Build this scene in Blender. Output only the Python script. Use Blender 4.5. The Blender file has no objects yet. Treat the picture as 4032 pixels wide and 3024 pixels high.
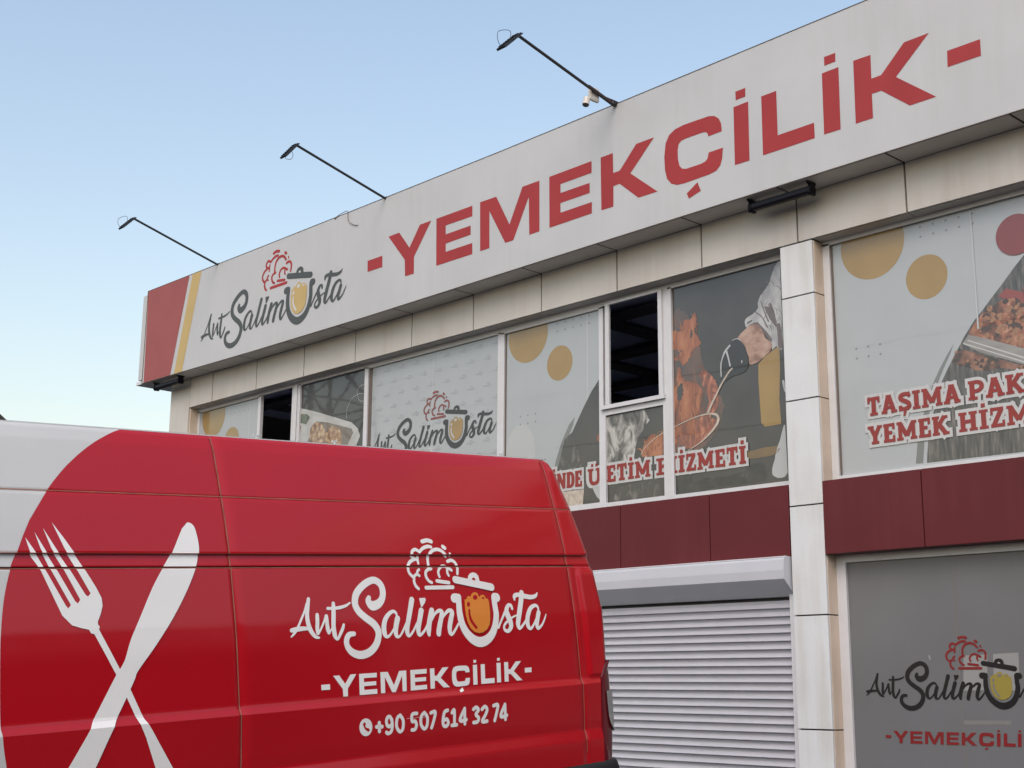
import bpy, math, json, random
from mathutils import Vector, Matrix
from mathutils.geometry import tessellate_polygon
random.seed(7)
R = math.radians
scene = bpy.context.scene
col = scene.collection

# ------------------------------------------------------------------ camera, sky, sun, exposure
cam_d = bpy.data.cameras.new('camera'); cam = bpy.data.objects.new('camera', cam_d); col.objects.link(cam)
cam_d.sensor_width = 36; cam_d.lens = 47.64; cam_d.clip_start = .1; cam_d.clip_end = 3000
EYE = Vector((0, 0, 1.7))
pitch, roll, yaw = R(12.6465), R(.4458), R(46.5839)
rot = Matrix.Rotation(yaw, 4, 'Z') @ Matrix.Rotation(pitch + math.pi/2, 4, 'X') @ Matrix.Rotation(roll, 4, 'Z')
cam.matrix_world = Matrix.Translation(EYE) @ rot
scene.camera = cam

world = bpy.data.worlds.new('World'); scene.world = world; world.use_nodes = True
wn = world.node_tree; wn.nodes.clear()
SUN_EL, SUN_AZ = R(45), R(150)          # azimuth measured from +Y towards +X
sky = wn.nodes.new('ShaderNodeTexSky'); sky.sky_type = 'NISHITA'; sky.sun_disc = False
sky.sun_elevation = SUN_EL; sky.sun_rotation = SUN_AZ
sky.air_density = 1.8; sky.dust_density = 3; sky.ozone_density = 2; sky.altitude = 50
bg = wn.nodes.new('ShaderNodeBackground'); bg.inputs[1].default_value = .15
wo = wn.nodes.new('ShaderNodeOutputWorld')
tint = wn.nodes.new('ShaderNodeMix'); tint.data_type = 'RGBA'; tint.blend_type = 'MULTIPLY'; tint.inputs[0].default_value = 1
tint.inputs[7].default_value = (1.03, .93, .90, 1)      # white balance of the whole sky
wn.links.new(sky.outputs[0], tint.inputs[6]); wn.links.new(tint.outputs[2], bg.inputs[0]); wn.links.new(bg.outputs[0], wo.inputs[0])
sun_d = bpy.data.lights.new('sun', 'SUN'); sun_d.energy = .5; sun_d.angle = R(40); sun_d.color = (1, .98, .95)
sun = bpy.data.objects.new('sun', sun_d); col.objects.link(sun)
sd = Vector((math.sin(SUN_AZ)*math.cos(SUN_EL), math.cos(SUN_AZ)*math.cos(SUN_EL), math.sin(SUN_EL)))
sun.rotation_euler = sd.to_track_quat('Z', 'Y').to_euler(); sun.location = (0, 0, 30)
scene.view_settings.view_transform = 'Standard'; scene.view_settings.look = 'None'
scene.view_settings.exposure = 0.66; scene.view_settings.gamma = 1
scene.view_settings.use_curve_mapping = False
scene.render.engine = 'CYCLES'

# ------------------------------------------------------------------ materials
def mat(name, c, rough=.5, metal=0., coat=0., coat_r=.03, var=.0, vscale=3., bump=0., bscale=60., spec=.5, c2=None, streak=0., stcol=(.2, .17, .13), ramp=None, nscale=5., detail=4., stretch=(1, 1, 1), speck=0., dist=0.):
    m = bpy.data.materials.new(name); m.use_nodes = True
    t = m.node_tree; b = t.nodes['Principled BSDF']
    b.inputs['Roughness'].default_value = rough; b.inputs['Metallic'].default_value = metal
    b.inputs['Coat Weight'].default_value = coat; b.inputs['Coat Roughness'].default_value = coat_r
    b.inputs['Specular IOR Level'].default_value = spec
    b.inputs['Base Color'].default_value = (*c, 1)
    tc = t.nodes.new('ShaderNodeNewGeometry')
    mp = t.nodes.new('ShaderNodeMapping'); t.links.new(tc.outputs['Position'], mp.inputs[0]); mp.inputs['Scale'].default_value = stretch
    cur = None
    if ramp:
        n = t.nodes.new('ShaderNodeTexNoise'); n.inputs['Scale'].default_value = nscale; n.inputs['Detail'].default_value = detail
        n.inputs['Distortion'].default_value = dist
        t.links.new(mp.outputs[0], n.inputs['Vector'])
        r = t.nodes.new('ShaderNodeValToRGB'); t.links.new(n.outputs[0], r.inputs[0])
        e = r.color_ramp.elements
        while len(e) < len(ramp): e.new(.5)
        for k, (p_, cc) in enumerate(ramp): e[k].position = p_; e[k].color = (*cc, 1)
        cur = r.outputs[0]
    if var or c2:
        n = t.nodes.new('ShaderNodeTexNoise'); n.inputs['Scale'].default_value = vscale; n.inputs['Detail'].default_value = 6
        t.links.new(mp.outputs[0], n.inputs['Vector'])
        mx = t.nodes.new('ShaderNodeMix'); mx.data_type = 'RGBA'
        r = t.nodes.new('ShaderNodeMapRange'); r.inputs[1].default_value = .3; r.inputs[2].default_value = .7
        t.links.new(n.outputs[0], r.inputs[0]); t.links.new(r.outputs[0], mx.inputs[0])
        cc2 = c2 or tuple(x*(1-var) for x in c)
        if cur:
            mx.blend_type = 'MULTIPLY'; t.links.new(cur, mx.inputs[6]); mx.inputs[7].default_value = (1-var, 1-var, 1-var, 1)
        else:
            mx.inputs[6].default_value = (*c, 1); mx.inputs[7].default_value = (*cc2, 1)
        cur = mx.outputs[2]
    if streak:
        mp2 = t.nodes.new('ShaderNodeMapping'); mp2.inputs['Scale'].default_value = (9, 9, .55); t.links.new(tc.outputs['Position'], mp2.inputs[0])
        n = t.nodes.new('ShaderNodeTexNoise'); n.inputs['Scale'].default_value = 1.; n.inputs['Detail'].default_value = 5
        t.links.new(mp2.outputs[0], n.inputs['Vector'])
        n2 = t.nodes.new('ShaderNodeTexNoise'); n2.inputs['Scale'].default_value = 1.3; t.links.new(tc.outputs['Position'], n2.inputs['Vector'])
        mu = t.nodes.new('ShaderNodeMath'); mu.operation = 'MULTIPLY'; t.links.new(n.outputs[0], mu.inputs[0]); t.links.new(n2.outputs[0], mu.inputs[1])
        r = t.nodes.new('ShaderNodeMapRange'); r.inputs[1].default_value = .24; r.inputs[2].default_value = .42; r.inputs[4].default_value = streak
        t.links.new(mu.outputs[0], r.inputs[0])
        mx = t.nodes.new('ShaderNodeMix'); mx.data_type = 'RGBA'; t.links.new(r.outputs[0], mx.inputs[0])
        if cur: t.links.new(cur, mx.inputs[6])
        else: mx.inputs[6].default_value = (*c, 1)
        mx.inputs[7].default_value = (*stcol, 1); cur = mx.outputs[2]
    if speck:
        n = t.nodes.new('ShaderNodeTexNoise'); n.inputs['Scale'].default_value = 260; n.inputs['Detail'].default_value = 2
        t.links.new(tc.outputs['Position'], n.inputs['Vector'])
        r = t.nodes.new('ShaderNodeMapRange'); r.inputs[1].default_value = .35; r.inputs[2].default_value = .65; r.inputs[3].default_value = 1-speck; r.inputs[4].default_value = 1+speck
        t.links.new(n.outputs[0], r.inputs[0])
        mx = t.nodes.new('ShaderNodeMix'); mx.data_type = 'RGBA'; mx.blend_type = 'MULTIPLY'; mx.inputs[0].default_value = 1
        if cur: t.links.new(cur, mx.inputs[6])
        else: mx.inputs[6].default_value = (*c, 1)
        t.links.new(r.outputs[0], mx.inputs[7]); cur = mx.outputs[2]
    if cur: t.links.new(cur, b.inputs['Base Color'])
    if bump:
        n = t.nodes.new('ShaderNodeTexNoise'); n.inputs['Scale'].default_value = bscale; n.inputs['Detail'].default_value = 3
        t.links.new(tc.outputs['Position'], n.inputs['Vector'])
        bp = t.nodes.new('ShaderNodeBump'); bp.inputs['Strength'].default_value = 1; bp.inputs['Distance'].default_value = bump
        t.links.new(n.outputs[0], bp.inputs['Height']); t.links.new(bp.outputs[0], b.inputs['Normal'])
        if coat: t.links.new(bp.outputs[0], b.inputs['Coat Normal'])
    return m

M = {}
M['sign'] = mat('sign_panel_vinyl', (.47, .50, .53), .42, var=.08, vscale=1.2, streak=.12, stcol=(.31, .305, .30), bump=.0015, bscale=1.5, speck=.05)
M['sign_red'] = mat('faded_red_vinyl', (.33, .038, .043), .5, spec=.25, var=.12, vscale=2, speck=.06)
M['sign_red2'] = mat('faded_red_stripe', (.30, .082, .082), .5, spec=.3, var=.12, vscale=2, speck=.06)
M['sign_yel'] = mat('faded_yellow_vinyl', (.48, .36, .14), .42, var=.1, speck=.06)
M['sign_grey'] = mat('dark_grey_vinyl', (.055, .064, .066), .42, var=.15, speck=.08)
M['sign_line'] = mat('pale_vinyl', (.50, .53, .55), .42)
M['clad'] = mat('cream_composite_panel', (.53, .53, .51), .45, var=.12, vscale=1.5, streak=.25, stcol=(.34, .29, .24), speck=.04)
M['soffit'] = mat('soffit_composite_panel', (.62, .60, .57), .5, var=.12, vscale=2)
M['pillar'] = mat('white_composite_panel', (.63, .675, .715), .42, var=.08, vscale=2, streak=.38, stcol=(.42, .41, .38), speck=.05)
M['reveal'] = mat('weathered_cream_return', (.62, .53, .45), .5, var=.15, vscale=3, streak=.4, stcol=(.42, .34, .26))  # warmer cream than the pillar fronts, with brown streaks
M['joint'] = mat('dark_joint', (.03, .025, .02), .8)
M['maroon'] = mat('maroon_composite_panel', (.106, .014, .019), .42, spec=.3, coat=.0, var=.12, vscale=1.2, streak=.15, stcol=(.17, .04, .045), bump=.002, bscale=1.1)
M['frame'] = mat('white_aluminium_frame', (.58, .61, .66), .35, var=.06, vscale=8, streak=.2, stcol=(.45, .42, .38))
M['frame_sh'] = mat('grey_gasket', (.12, .1, .09), .6)
M['room'] = mat('dark_room_paint', (.35, .36, .45), .8)
M['ceil'] = mat('room_ceiling', (.55, .62, .85), .7)
M['ceil2'] = mat('room_ceiling_trough', (.10, .10, .12), .8)
M['film'] = mat('pale_window_film', (.35, .39, .42), .3, coat=1., coat_r=.02, var=.06, vscale=2.5, streak=.12, stcol=(.28, .32, .35), speck=.04, bump=.0006, bscale=2)
M['film_dark'] = mat('dark_photo_print', (.055, .052, .05), .3, coat=1., coat_r=.02, ramp=[(.3, (.02, .02, .021)), (.7, (.055, .052, .049))], nscale=1.3, bump=.0006, bscale=2)
M['film_wood'] = mat('dark_wood_print', (.06, .06, .06), .3, coat=1., coat_r=.02, ramp=[(.35, (.03, .031, .033)), (.55, (.075, .073, .07)), (.75, (.17, .16, .15))], nscale=6, stretch=(7, 7, .8), detail=8)
M['fyel'] = mat('ochre_print', (.30, .20, .062), .3, coat=1., coat_r=.02, var=.14, speck=.05)
M['fyel2'] = mat('dim_ochre_print', (.17, .115, .05), .3, coat=1., coat_r=.02, var=.3)
M['fred'] = mat('red_print', (.18, .024, .026), .3, coat=1., coat_r=.02, var=.08)
M['fredtxt'] = mat('red_letter_print', (.25, .028, .025), .4, spec=.3, coat=.4, coat_r=.02, var=.1)
M['fwhite'] = mat('white_letter_print', (.44, .46, .48), .3, coat=1., coat_r=.02)
M['fseam'] = mat('film_overlap', (.40, .44, .475), .3, coat=1., coat_r=.02)
M['fgs'] = mat('grey_swoosh_print', (.17, .185, .19), .3, coat=1., coat_r=.02, var=.3, vscale=3)
M['fdot'] = mat('grey_dot_print', (.2, .22, .24), .3, coat=1.)
M['fwm'] = mat('grey_watermark_print', (.265, .30, .33), .3, coat=1., coat_r=.02)
M['fpale2'] = mat('whiter_blob_print', (.38, .41, .43), .3, coat=1., coat_r=.02)
M['flame'] = mat('flame_print', (.5, .15, .05), .3, coat=1., coat_r=.02, ramp=[(.28, (.08, .045, .035)), (.42, (.19, .06, .028)), (.54, (.29, .10, .042)), (.68, (.36, .15, .07)), (.82, (.46, .26, .14))], nscale=3.0, stretch=(2.2, 2, .9), detail=5, dist=1.2)
M['flame2'] = mat('dull_flame_print', (.3, .08, .04), .3, coat=1., coat_r=.02, ramp=[(.3, (.06, .045, .04)), (.5, (.22, .07, .04)), (.65, (.42, .17, .1)), (.8, (.5, .3, .2))], nscale=5, stretch=(2, 2, .8), detail=6, dist=1.5)
M['steam'] = mat('steam_print', (.3, .3, .3), .3, coat=1., coat_r=.02, ramp=[(.36, (.05, .048, .046)), (.48, (.16, .16, .15)), (.6, (.40, .41, .40)), (.75, (.5, .51, .5))], nscale=4.2, stretch=(1.6, 1.6, .9), detail=7, dist=1.4)
M['steam2'] = mat('thin_steam_print', (.3, .3, .3), .3, coat=1., coat_r=.02, ramp=[(.48, (.05, .048, .046)), (.62, (.13, .12, .115)), (.78, (.32, .30, .28))], nscale=5, stretch=(1.6, 1.6, .9), detail=7, dist=1.2)
M['meat'] = mat('cooked_meat_print', (.3, .1, .05), .3, coat=1., coat_r=.02, ramp=[(.33, (.02, .016, .015)), (.45, (.14, .05, .03)), (.56, (.30, .11, .06)), (.72, (.48, .32, .2))], nscale=9, detail=7, dist=.6)
M['meat2'] = mat('dim_meat_print', (.2, .08, .05), .3, coat=1., coat_r=.02, ramp=[(.35, (.02, .018, .017)), (.5, (.15, .065, .04)), (.65, (.26, .13, .09)), (.8, (.35, .26, .2))], nscale=7, detail=6)
M['traygrey'] = mat('metal_tray_print', (.26, .26, .255), .3, coat=1., coat_r=.02, var=.35, vscale=3, stretch=(1, 1, 4))
M['redtray'] = mat('red_tray_print', (.26, .05, .045), .3, coat=1., coat_r=.02, var=.3)
M['traypale'] = mat('foam_tray_print', (.42, .44, .44), .3, coat=1., coat_r=.02, var=.1)
M['traytan'] = mat('tray_inside_print', (.20, .18, .15), .3, coat=1., coat_r=.02, var=.4, vscale=2)
M['crumb'] = mat('breaded_food_print', (.3, .2, .1), .3, coat=1., coat_r=.02, ramp=[(.35, (.13, .08, .05)), (.5, (.30, .19, .11)), (.7, (.5, .4, .27))], nscale=14, detail=5)
M['skin'] = mat('skin_print', (.45, .28, .21), .3, coat=1., coat_r=.02, ramp=[(.38, (.20, .11, .08)), (.5, (.34, .215, .16)), (.68, (.42, .31, .25))], nscale=5, stretch=(1, 1, 1.6))
M['cloth'] = mat('white_sleeve_print', (.4, .41, .43), .3, coat=1., coat_r=.02, ramp=[(.35, (.24, .25, .27)), (.55, (.42, .44, .46)), (.75, (.5, .52, .54))], nscale=4, detail=3, stretch=(1.5, 1.5, .8))
M['clothsh'] = mat('sleeve_shadow_print', (.15, .12, .12), .3, coat=1., coat_r=.02, var=.4, vscale=4)
M['glove'] = mat('black_glove_print', (.018, .018, .019), .3, coat=1., coat_r=.02, var=.4)
M['steel'] = mat('bright_steel_print', (.52, .46, .40), .3, coat=1., coat_r=.02, var=.4, vscale=20)
M['leaf'] = mat('leaf_print', (.12, .15, .1), .3, coat=1., var=.6, vscale=20)
M['lowglass'] = mat('grey_tinted_film', (.150, .160, .175), .3, coat=.3, spec=.25, coat_r=.12, var=.12, vscale=1.3, streak=.12, stcol=(.15, .155, .16), bump=.0006, bscale=1.5)
M['paper'] = mat('paper_behind_tint', (.26, .275, .285), .3, coat=.3, spec=.25, coat_r=.12, var=.06)
M['tube'] = mat('pale_lamp_cover_behind_tint', (.19, .20, .20), .3, coat=.3, spec=.25, var=.1)
M['lowblack'] = mat('black_vinyl', (.012, .012, .015), .3, coat=.3, spec=.25, coat_r=.12)
M['lowred'] = mat('dark_red_vinyl', (.20, .018, .022), .3, coat=.3, spec=.25, coat_r=.12, var=.1)
M['lowyel'] = mat('translucent_yellow_vinyl', (.26, .22, .05), .3, coat=.3, spec=.25, coat_r=.12)
M['lowyeldk'] = mat('translucent_yellow_vinyl_dark', (.15, .12, .03), .3, coat=.3, spec=.25, coat_r=.12)
M['lowpale'] = mat('translucent_line', (.17, .17, .165), .3, coat=.3, spec=.25)
M['shutter'] = mat('grey_white_shutter_paint', (.43, .445, .50), .38, var=.06, vscale=6, bump=.0004, bscale=30)
M['box'] = mat('white_shutter_housing', (.47, .50, .56), .35, var=.05, vscale=3)
M['black'] = mat('black_metal', (.012, .012, .016), .45)
M['barblack'] = mat('black_light_bar', (.003, .003, .007), .4, spec=.25)
M['arm'] = mat('dark_steel_arm', (.02, .02, .02), .5, var=.3, vscale=20)
M['rust'] = mat('rusty_arm', (.06, .022, .015), .7, var=.5, vscale=30)
M['cctv'] = mat('cctv_white_plastic', (.62, .60, .55), .4, var=.12, vscale=20)
M['cable'] = mat('grey_cable', (.2, .2, .19), .6)
M['lens'] = mat('lamp_glass', (.3, .3, .28), .1)
M['vred'] = mat('red_vinyl_wrap', (.42, .003, .010), .45, spec=.12, coat=.9, coat_r=.14, var=.05, vscale=1.2, bump=.0045, bscale=1.1, speck=.03)
M['vwhite'] = mat('white_van_paint', (.57, .59, .59), .4, spec=.3, coat=.6, coat_r=.08, var=.05, vscale=2, bump=.001, bscale=1.6, speck=.02)
M['vdecal'] = mat('white_van_vinyl', (.84, .86, .86), .36, coat=.4, coat_r=.08, var=.04)
M['vorange'] = mat('orange_van_vinyl', (.72, .25, .035), .36, coat=.4, coat_r=.08, speck=.05)
M['vseam'] = mat('dusty_panel_gap', (.36, .15, .10), .7, var=.4, vscale=14)
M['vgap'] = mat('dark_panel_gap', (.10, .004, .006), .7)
M['vtail'] = mat('dark_red_lamp_lens', (.12, .004, .01), .12, coat=1.)
M['vtailw'] = mat('clear_lamp_lens', (.40, .41, .40), .15, coat=1., var=.15, vscale=20)
M['plastic'] = mat('black_bumper_plastic', (.015, .016, .018), .55, bump=.0008, bscale=300)
M['tyre'] = mat('tyre_rubber', (.02, .02, .02), .8)
M['rim'] = mat('steel_wheel', (.35, .35, .36), .35, metal=.8)
M['vglass'] = mat('van_window_glass', (.01, .012, .014), .05, coat=1.)
M['asphalt'] = mat('asphalt', (.05, .05, .05), .9, var=.3, vscale=4, bump=.004, bscale=120)
M['render_w'] = mat('painted_render_wall', (.16, .14, .12), .8, var=.2, vscale=.8)
M['rooft'] = mat('dark_roof_tiles', (.035, .032, .03), .8, var=.4, vscale=4)
M['conc'] = mat('grey_roof_slab', (.35, .35, .34), .8, var=.2)
M['pylon'] = mat('galvanised_steel', (.18, .18, .18), .6)
M['leafy'] = mat('dark_foliage', (.035, .055, .022), .8, var=.6, vscale=1.5)
M['bark'] = mat('bark', (.08, .06, .045), .9, var=.4, vscale=9)

M['flamehi'] = mat('bright_flame_print', (.44, .19, .08), .3, coat=1., coat_r=.02, var=.4, vscale=30)
M['flamelo'] = mat('deep_flame_print', (.21, .065, .04), .3, coat=1., coat_r=.02, var=.5, vscale=20)
M['glow'] = mat('smoky_glow_print', (.1, .06, .05), .3, coat=1., coat_r=.02, ramp=[(.35, (.055, .052, .05)), (.55, (.10, .065, .052)), (.75, (.2, .09, .06))], nscale=3, dist=.8, stretch=(1.5, 1.5, .8))
M['dkthing'] = mat('dark_shape_print', (.03, .03, .03), .3, coat=1., coat_r=.02, ramp=[(.35, (.018, .018, .018)), (.6, (.035, .034, .033)), (.8, (.09, .085, .08))], nscale=9, detail=7)
M['meathi'] = mat('pale_meat_print', (.34, .17, .09), .3, coat=1., coat_r=.02, var=.5, vscale=40)
M['meatlo'] = mat('charred_meat_print', (.06, .03, .024), .3, coat=1., coat_r=.02, var=.5, vscale=30)
# ------------------------------------------------------------------ mesh helpers
class MB:
    def __init__(s): s.v = []; s.f = []; s.mi = []; s.m = 0
    def add(s, vs, fs):
        n = len(s.v); s.v += [tuple(v) for v in vs]
        for f in fs: s.f.append(tuple(i+n for i in f)); s.mi.append(s.m)
        return s
    def box(s, x0, x1, y0, y1, z0, z1, b=0.):
        vs = [(x, y, z) for z in (z0, z1) for y in (y0, y1) for x in (x0, x1)]
        return s.add(vs, [(0, 2, 3, 1), (4, 5, 7, 6), (0, 1, 5, 4), (2, 6, 7, 3), (0, 4, 6, 2), (1, 3, 7, 5)])
    def prism_x(s, x0, x1, prof):      # prof: list of (y,z)
        n = len(prof); vs = [(x0, y, z) for y, z in prof]+[(x1, y, z) for y, z in prof]
        fs = [(i, (i+1) % n, n+(i+1) % n, n+i) for i in range(n)]
        s.add(vs, fs)
        tri = tessellate_polygon([[Vector((0, y, z)) for y, z in prof]])
        s.add(vs[:n], [tuple(t) for t in tri]); s.add(vs[n:], [tuple(t) for t in tri]); return s
    def tube(s, pts, r, k=8, cap=True):
        pts = [Vector(p) for p in pts]; rr = r if isinstance(r, (list, tuple)) else [r]*len(pts)
        rings = []
        for i, p in enumerate(pts):
            t = (pts[min(i+1, len(pts)-1)]-pts[max(i-1, 0)]).normalized()
            a = t.orthogonal().normalized() if i == 0 else (a-t*a.dot(t)).normalized()
            b = t.cross(a)
            rings.append([p+(a*math.cos(2*math.pi*j/k)+b*math.sin(2*math.pi*j/k))*rr[i] for j in range(k)])
        vs = [v for g_ in rings for v in g_]
        fs = [(i*k+j, i*k+(j+1) % k, (i+1)*k+(j+1) % k, (i+1)*k+j) for i in range(len(pts)-1) for j in range(k)]
        if cap: fs += [tuple(range(k))[::-1], tuple((len(pts)-1)*k+j for j in range(k))]
        return s.add(vs, fs)
    def bar(s, a, b, w, h, up=(0, 0, 1)):
        a = Vector(a); b = Vector(b); t = (b-a).normalized(); up = Vector(up); sx = t.cross(up).normalized(); u = sx.cross(t)
        vs = [p+sx*i*w/2+u*j*h/2 for p in (a, b) for i, j in ((-1, -1), (1, -1), (1, 1), (-1, 1))]
        return s.add(vs, [(0, 1, 2, 3), (7, 6, 5, 4), (0, 4, 5, 1), (1, 5, 6, 2), (2, 6, 7, 3), (3, 7, 4, 0)])
    def build(s, name, m, parent=None, smooth=False, bevel=0.):
        me = bpy.data.meshes.new(name); me.from_pydata(s.v, [], s.f)
        for x in (m if isinstance(m, (list, tuple)) else [m]): me.materials.append(x)
        if isinstance(m, (list, tuple)):
            for p_, i in zip(me.polygons, s.mi): p_.material_index = i
        me.validate(); me.update()
        if smooth: me.polygons.foreach_set('use_smooth', [True]*len(me.polygons))
        o = bpy.data.objects.new(name, me); col.objects.link(o)
        if parent: link(o, parent)
        if bevel:
            bv = o.modifiers.new('bevel', 'BEVEL'); bv.width = bevel; bv.segments = 2; bv.limit_method = 'ANGLE'
        return o
def wloc(o):
    p = Vector(o.location); q = o.parent
    while q: p += Vector(q.location); q = q.parent
    return p
def link(o, parent):
    o.parent = parent; o.location = Vector(o.location)-wloc(parent)
def empty(name, loc, parent=None):
    o = bpy.data.objects.new(name, None); col.objects.link(o); o.location = loc; o.empty_display_size = .1
    if parent: link(o, parent)
    return o
def tag(o, label=None, cat=None, group=None, kind=None):
    if label: o['label'] = label
    if cat: o['category'] = cat
    if group: o['group'] = group
    if kind: o['kind'] = kind
    return o

# 2-D shapes: lists of (verts2d, faces); mapped onto a surface by a function f(x, y, off)
def smooth_pts(pts, k=5):
    if len(pts) < 3: return [tuple(p) for p in pts]
    out = []
    P = [pts[0]]+list(pts)+[pts[-1]]
    for i in range(1, len(P)-2):
        p0, p1, p2, p3 = P[i-1], P[i], P[i+1], P[i+2]
        for j in range(k):
            t = j/k
            out.append(tuple(.5*((2*p1[a])+(-p0[a]+p2[a])*t+(2*p0[a]-5*p1[a]+4*p2[a]-p3[a])*t*t+(-p0[a]+3*p1[a]-3*p2[a]+p3[a])*t**3) for a in range(3)))
    out.append(tuple(P[-2])); return out
def stroke(pts, k=5, round_=True, grow=0., smooth=True):
    P = smooth_pts(pts, k) if smooth else [tuple(p) for p in pts]
    n = len(P); vs = []; fs = []
    tang = []
    for i in range(n):
        a = P[max(i-1, 0)]; b = P[min(i+1, n-1)]; dx, dy = b[0]-a[0], b[1]-a[1]; l = math.hypot(dx, dy) or 1
        tang.append((dx/l, dy/l))
    Q = list(P)
    if grow and not round_:
        t = tang[0]; Q[0] = (P[0][0]-t[0]*grow, P[0][1]-t[1]*grow, P[0][2]); t = tang[-1]; Q[-1] = (P[-1][0]+t[0]*grow, P[-1][1]+t[1]*grow, P[-1][2])
    for i in range(n):
        x, y, w = Q[i]; w = max(w, .0005)/2+grow; tx, ty = tang[i]
        m_ = 1.
        if not smooth and 0 < i < n-1:     # mitre
            ax, ay = P[i][0]-P[i-1][0], P[i][1]-P[i-1][1]; la = math.hypot(ax, ay) or 1
            cs = abs((ax*tx+ay*ty)/la); m_ = min(1/max(cs, .4), 1.6)
        vs += [(x-ty*w*m_, y+tx*w*m_), (x+ty*w*m_, y-tx*w*m_)]
    fs = [(2*i, 2*i+1, 2*i+3, 2*i+2) for i in range(n-1)]
    if round_:
        for i, sg in ((0, -1), (n-1, 1)):
            x, y, w = P[i]; w = w/2+grow; a0 = math.atan2(tang[i][1], tang[i][0])+(0 if sg > 0 else math.pi)
            c = len(vs); vs.append((x, y)); m_ = 8
            for j in range(m_+1):
                a = a0-math.pi/2+math.pi*j/m_; vs.append((x+math.cos(a)*w, y+math.sin(a)*w))
            fs += [(c, c+1+j, c+2+j) for j in range(m_)]
    return vs, fs
def poly(pts):
    pts = [(p[0], p[1]) for p in pts]
    tri = tessellate_polygon([[Vector((x, y, 0)) for x, y in pts]])
    return pts, [tuple(t) for t in tri]
def circle(cx, cy, r, n=40, ry=None):
    return [(cx+r*math.cos(2*math.pi*i/n), cy+(ry or r)*math.sin(2*math.pi*i/n)) for i in range(n)]
def rect(x0, x1, z0, z1): return [(x0, z0), (x1, z0), (x1, z1), (x0, z1)]
def clip(pts, x0, x1, z0, z1):
    def cut(P, ax, val, keep_gt):
        out = []
        for i in range(len(P)):
            a = P[i-1]; b = P[i]; ia = (a[ax] >= val) == keep_gt or a[ax] == val; ib = (b[ax] >= val) == keep_gt or b[ax] == val
            if ia != ib:
                t = (val-a[ax])/(b[ax]-a[ax]); out.append((a[0]+(b[0]-a[0])*t, a[1]+(b[1]-a[1])*t))
            if ib: out.append((b[0], b[1]))
        return out
    for ax, val, gt in ((0, x0, True), (0, x1, False), (1, z0, True), (1, z1, False)):
        if len(pts) < 3: return []
        pts = cut(pts, ax, val, gt)
    return pts
def split_shape(sh, ylines):
    """cut every face of a 2-D shape along horizontal lines, so that it can follow a curved side"""
    vs, fs = sh; out_v = []; out_f = []
    for f in fs:
        P = [vs[i] for i in f]; lo = min(p[1] for p in P); hi = max(p[1] for p in P)
        cuts = [lo]+[y for y in ylines if lo < y < hi]+[hi]
        for a, b in zip(cuts[:-1], cuts[1:]):
            q = clip(P, -1e9, 1e9, a, b)
            if len(q) >= 3:
                n = len(out_v); out_v += q; out_f.append(tuple(range(n, n+len(q))))
    return out_v, out_f
def aff(sh, A_):
    vs, fs = sh; return [(A_[0][0]*x+A_[0][1]*y+A_[0][2], A_[1][0]*x+A_[1][1]*y+A_[1][2]) for x, y in vs], fs
def lay(name, shapes, f, m, parent, off, step=.00015):
    """link flat shapes as ONE printed sheet on a surface; every stroke lies a hair above the one before"""
    b = MB()
    for k, (vs, fs) in enumerate(shapes):
        V_ = [f(x, y, off+k*step+i*1.5e-6) for i, (x, y) in enumerate(vs)]
        F_ = []
        for fc in fs:
            a, b_, c = (Vector(V_[i]) for i in fc[:3]); F_.append(fc)
        b.add(V_, F_)
    return b.build(name, m, parent)
def facade(Y): return lambda x, z, off: (x, Y-off, z)

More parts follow.
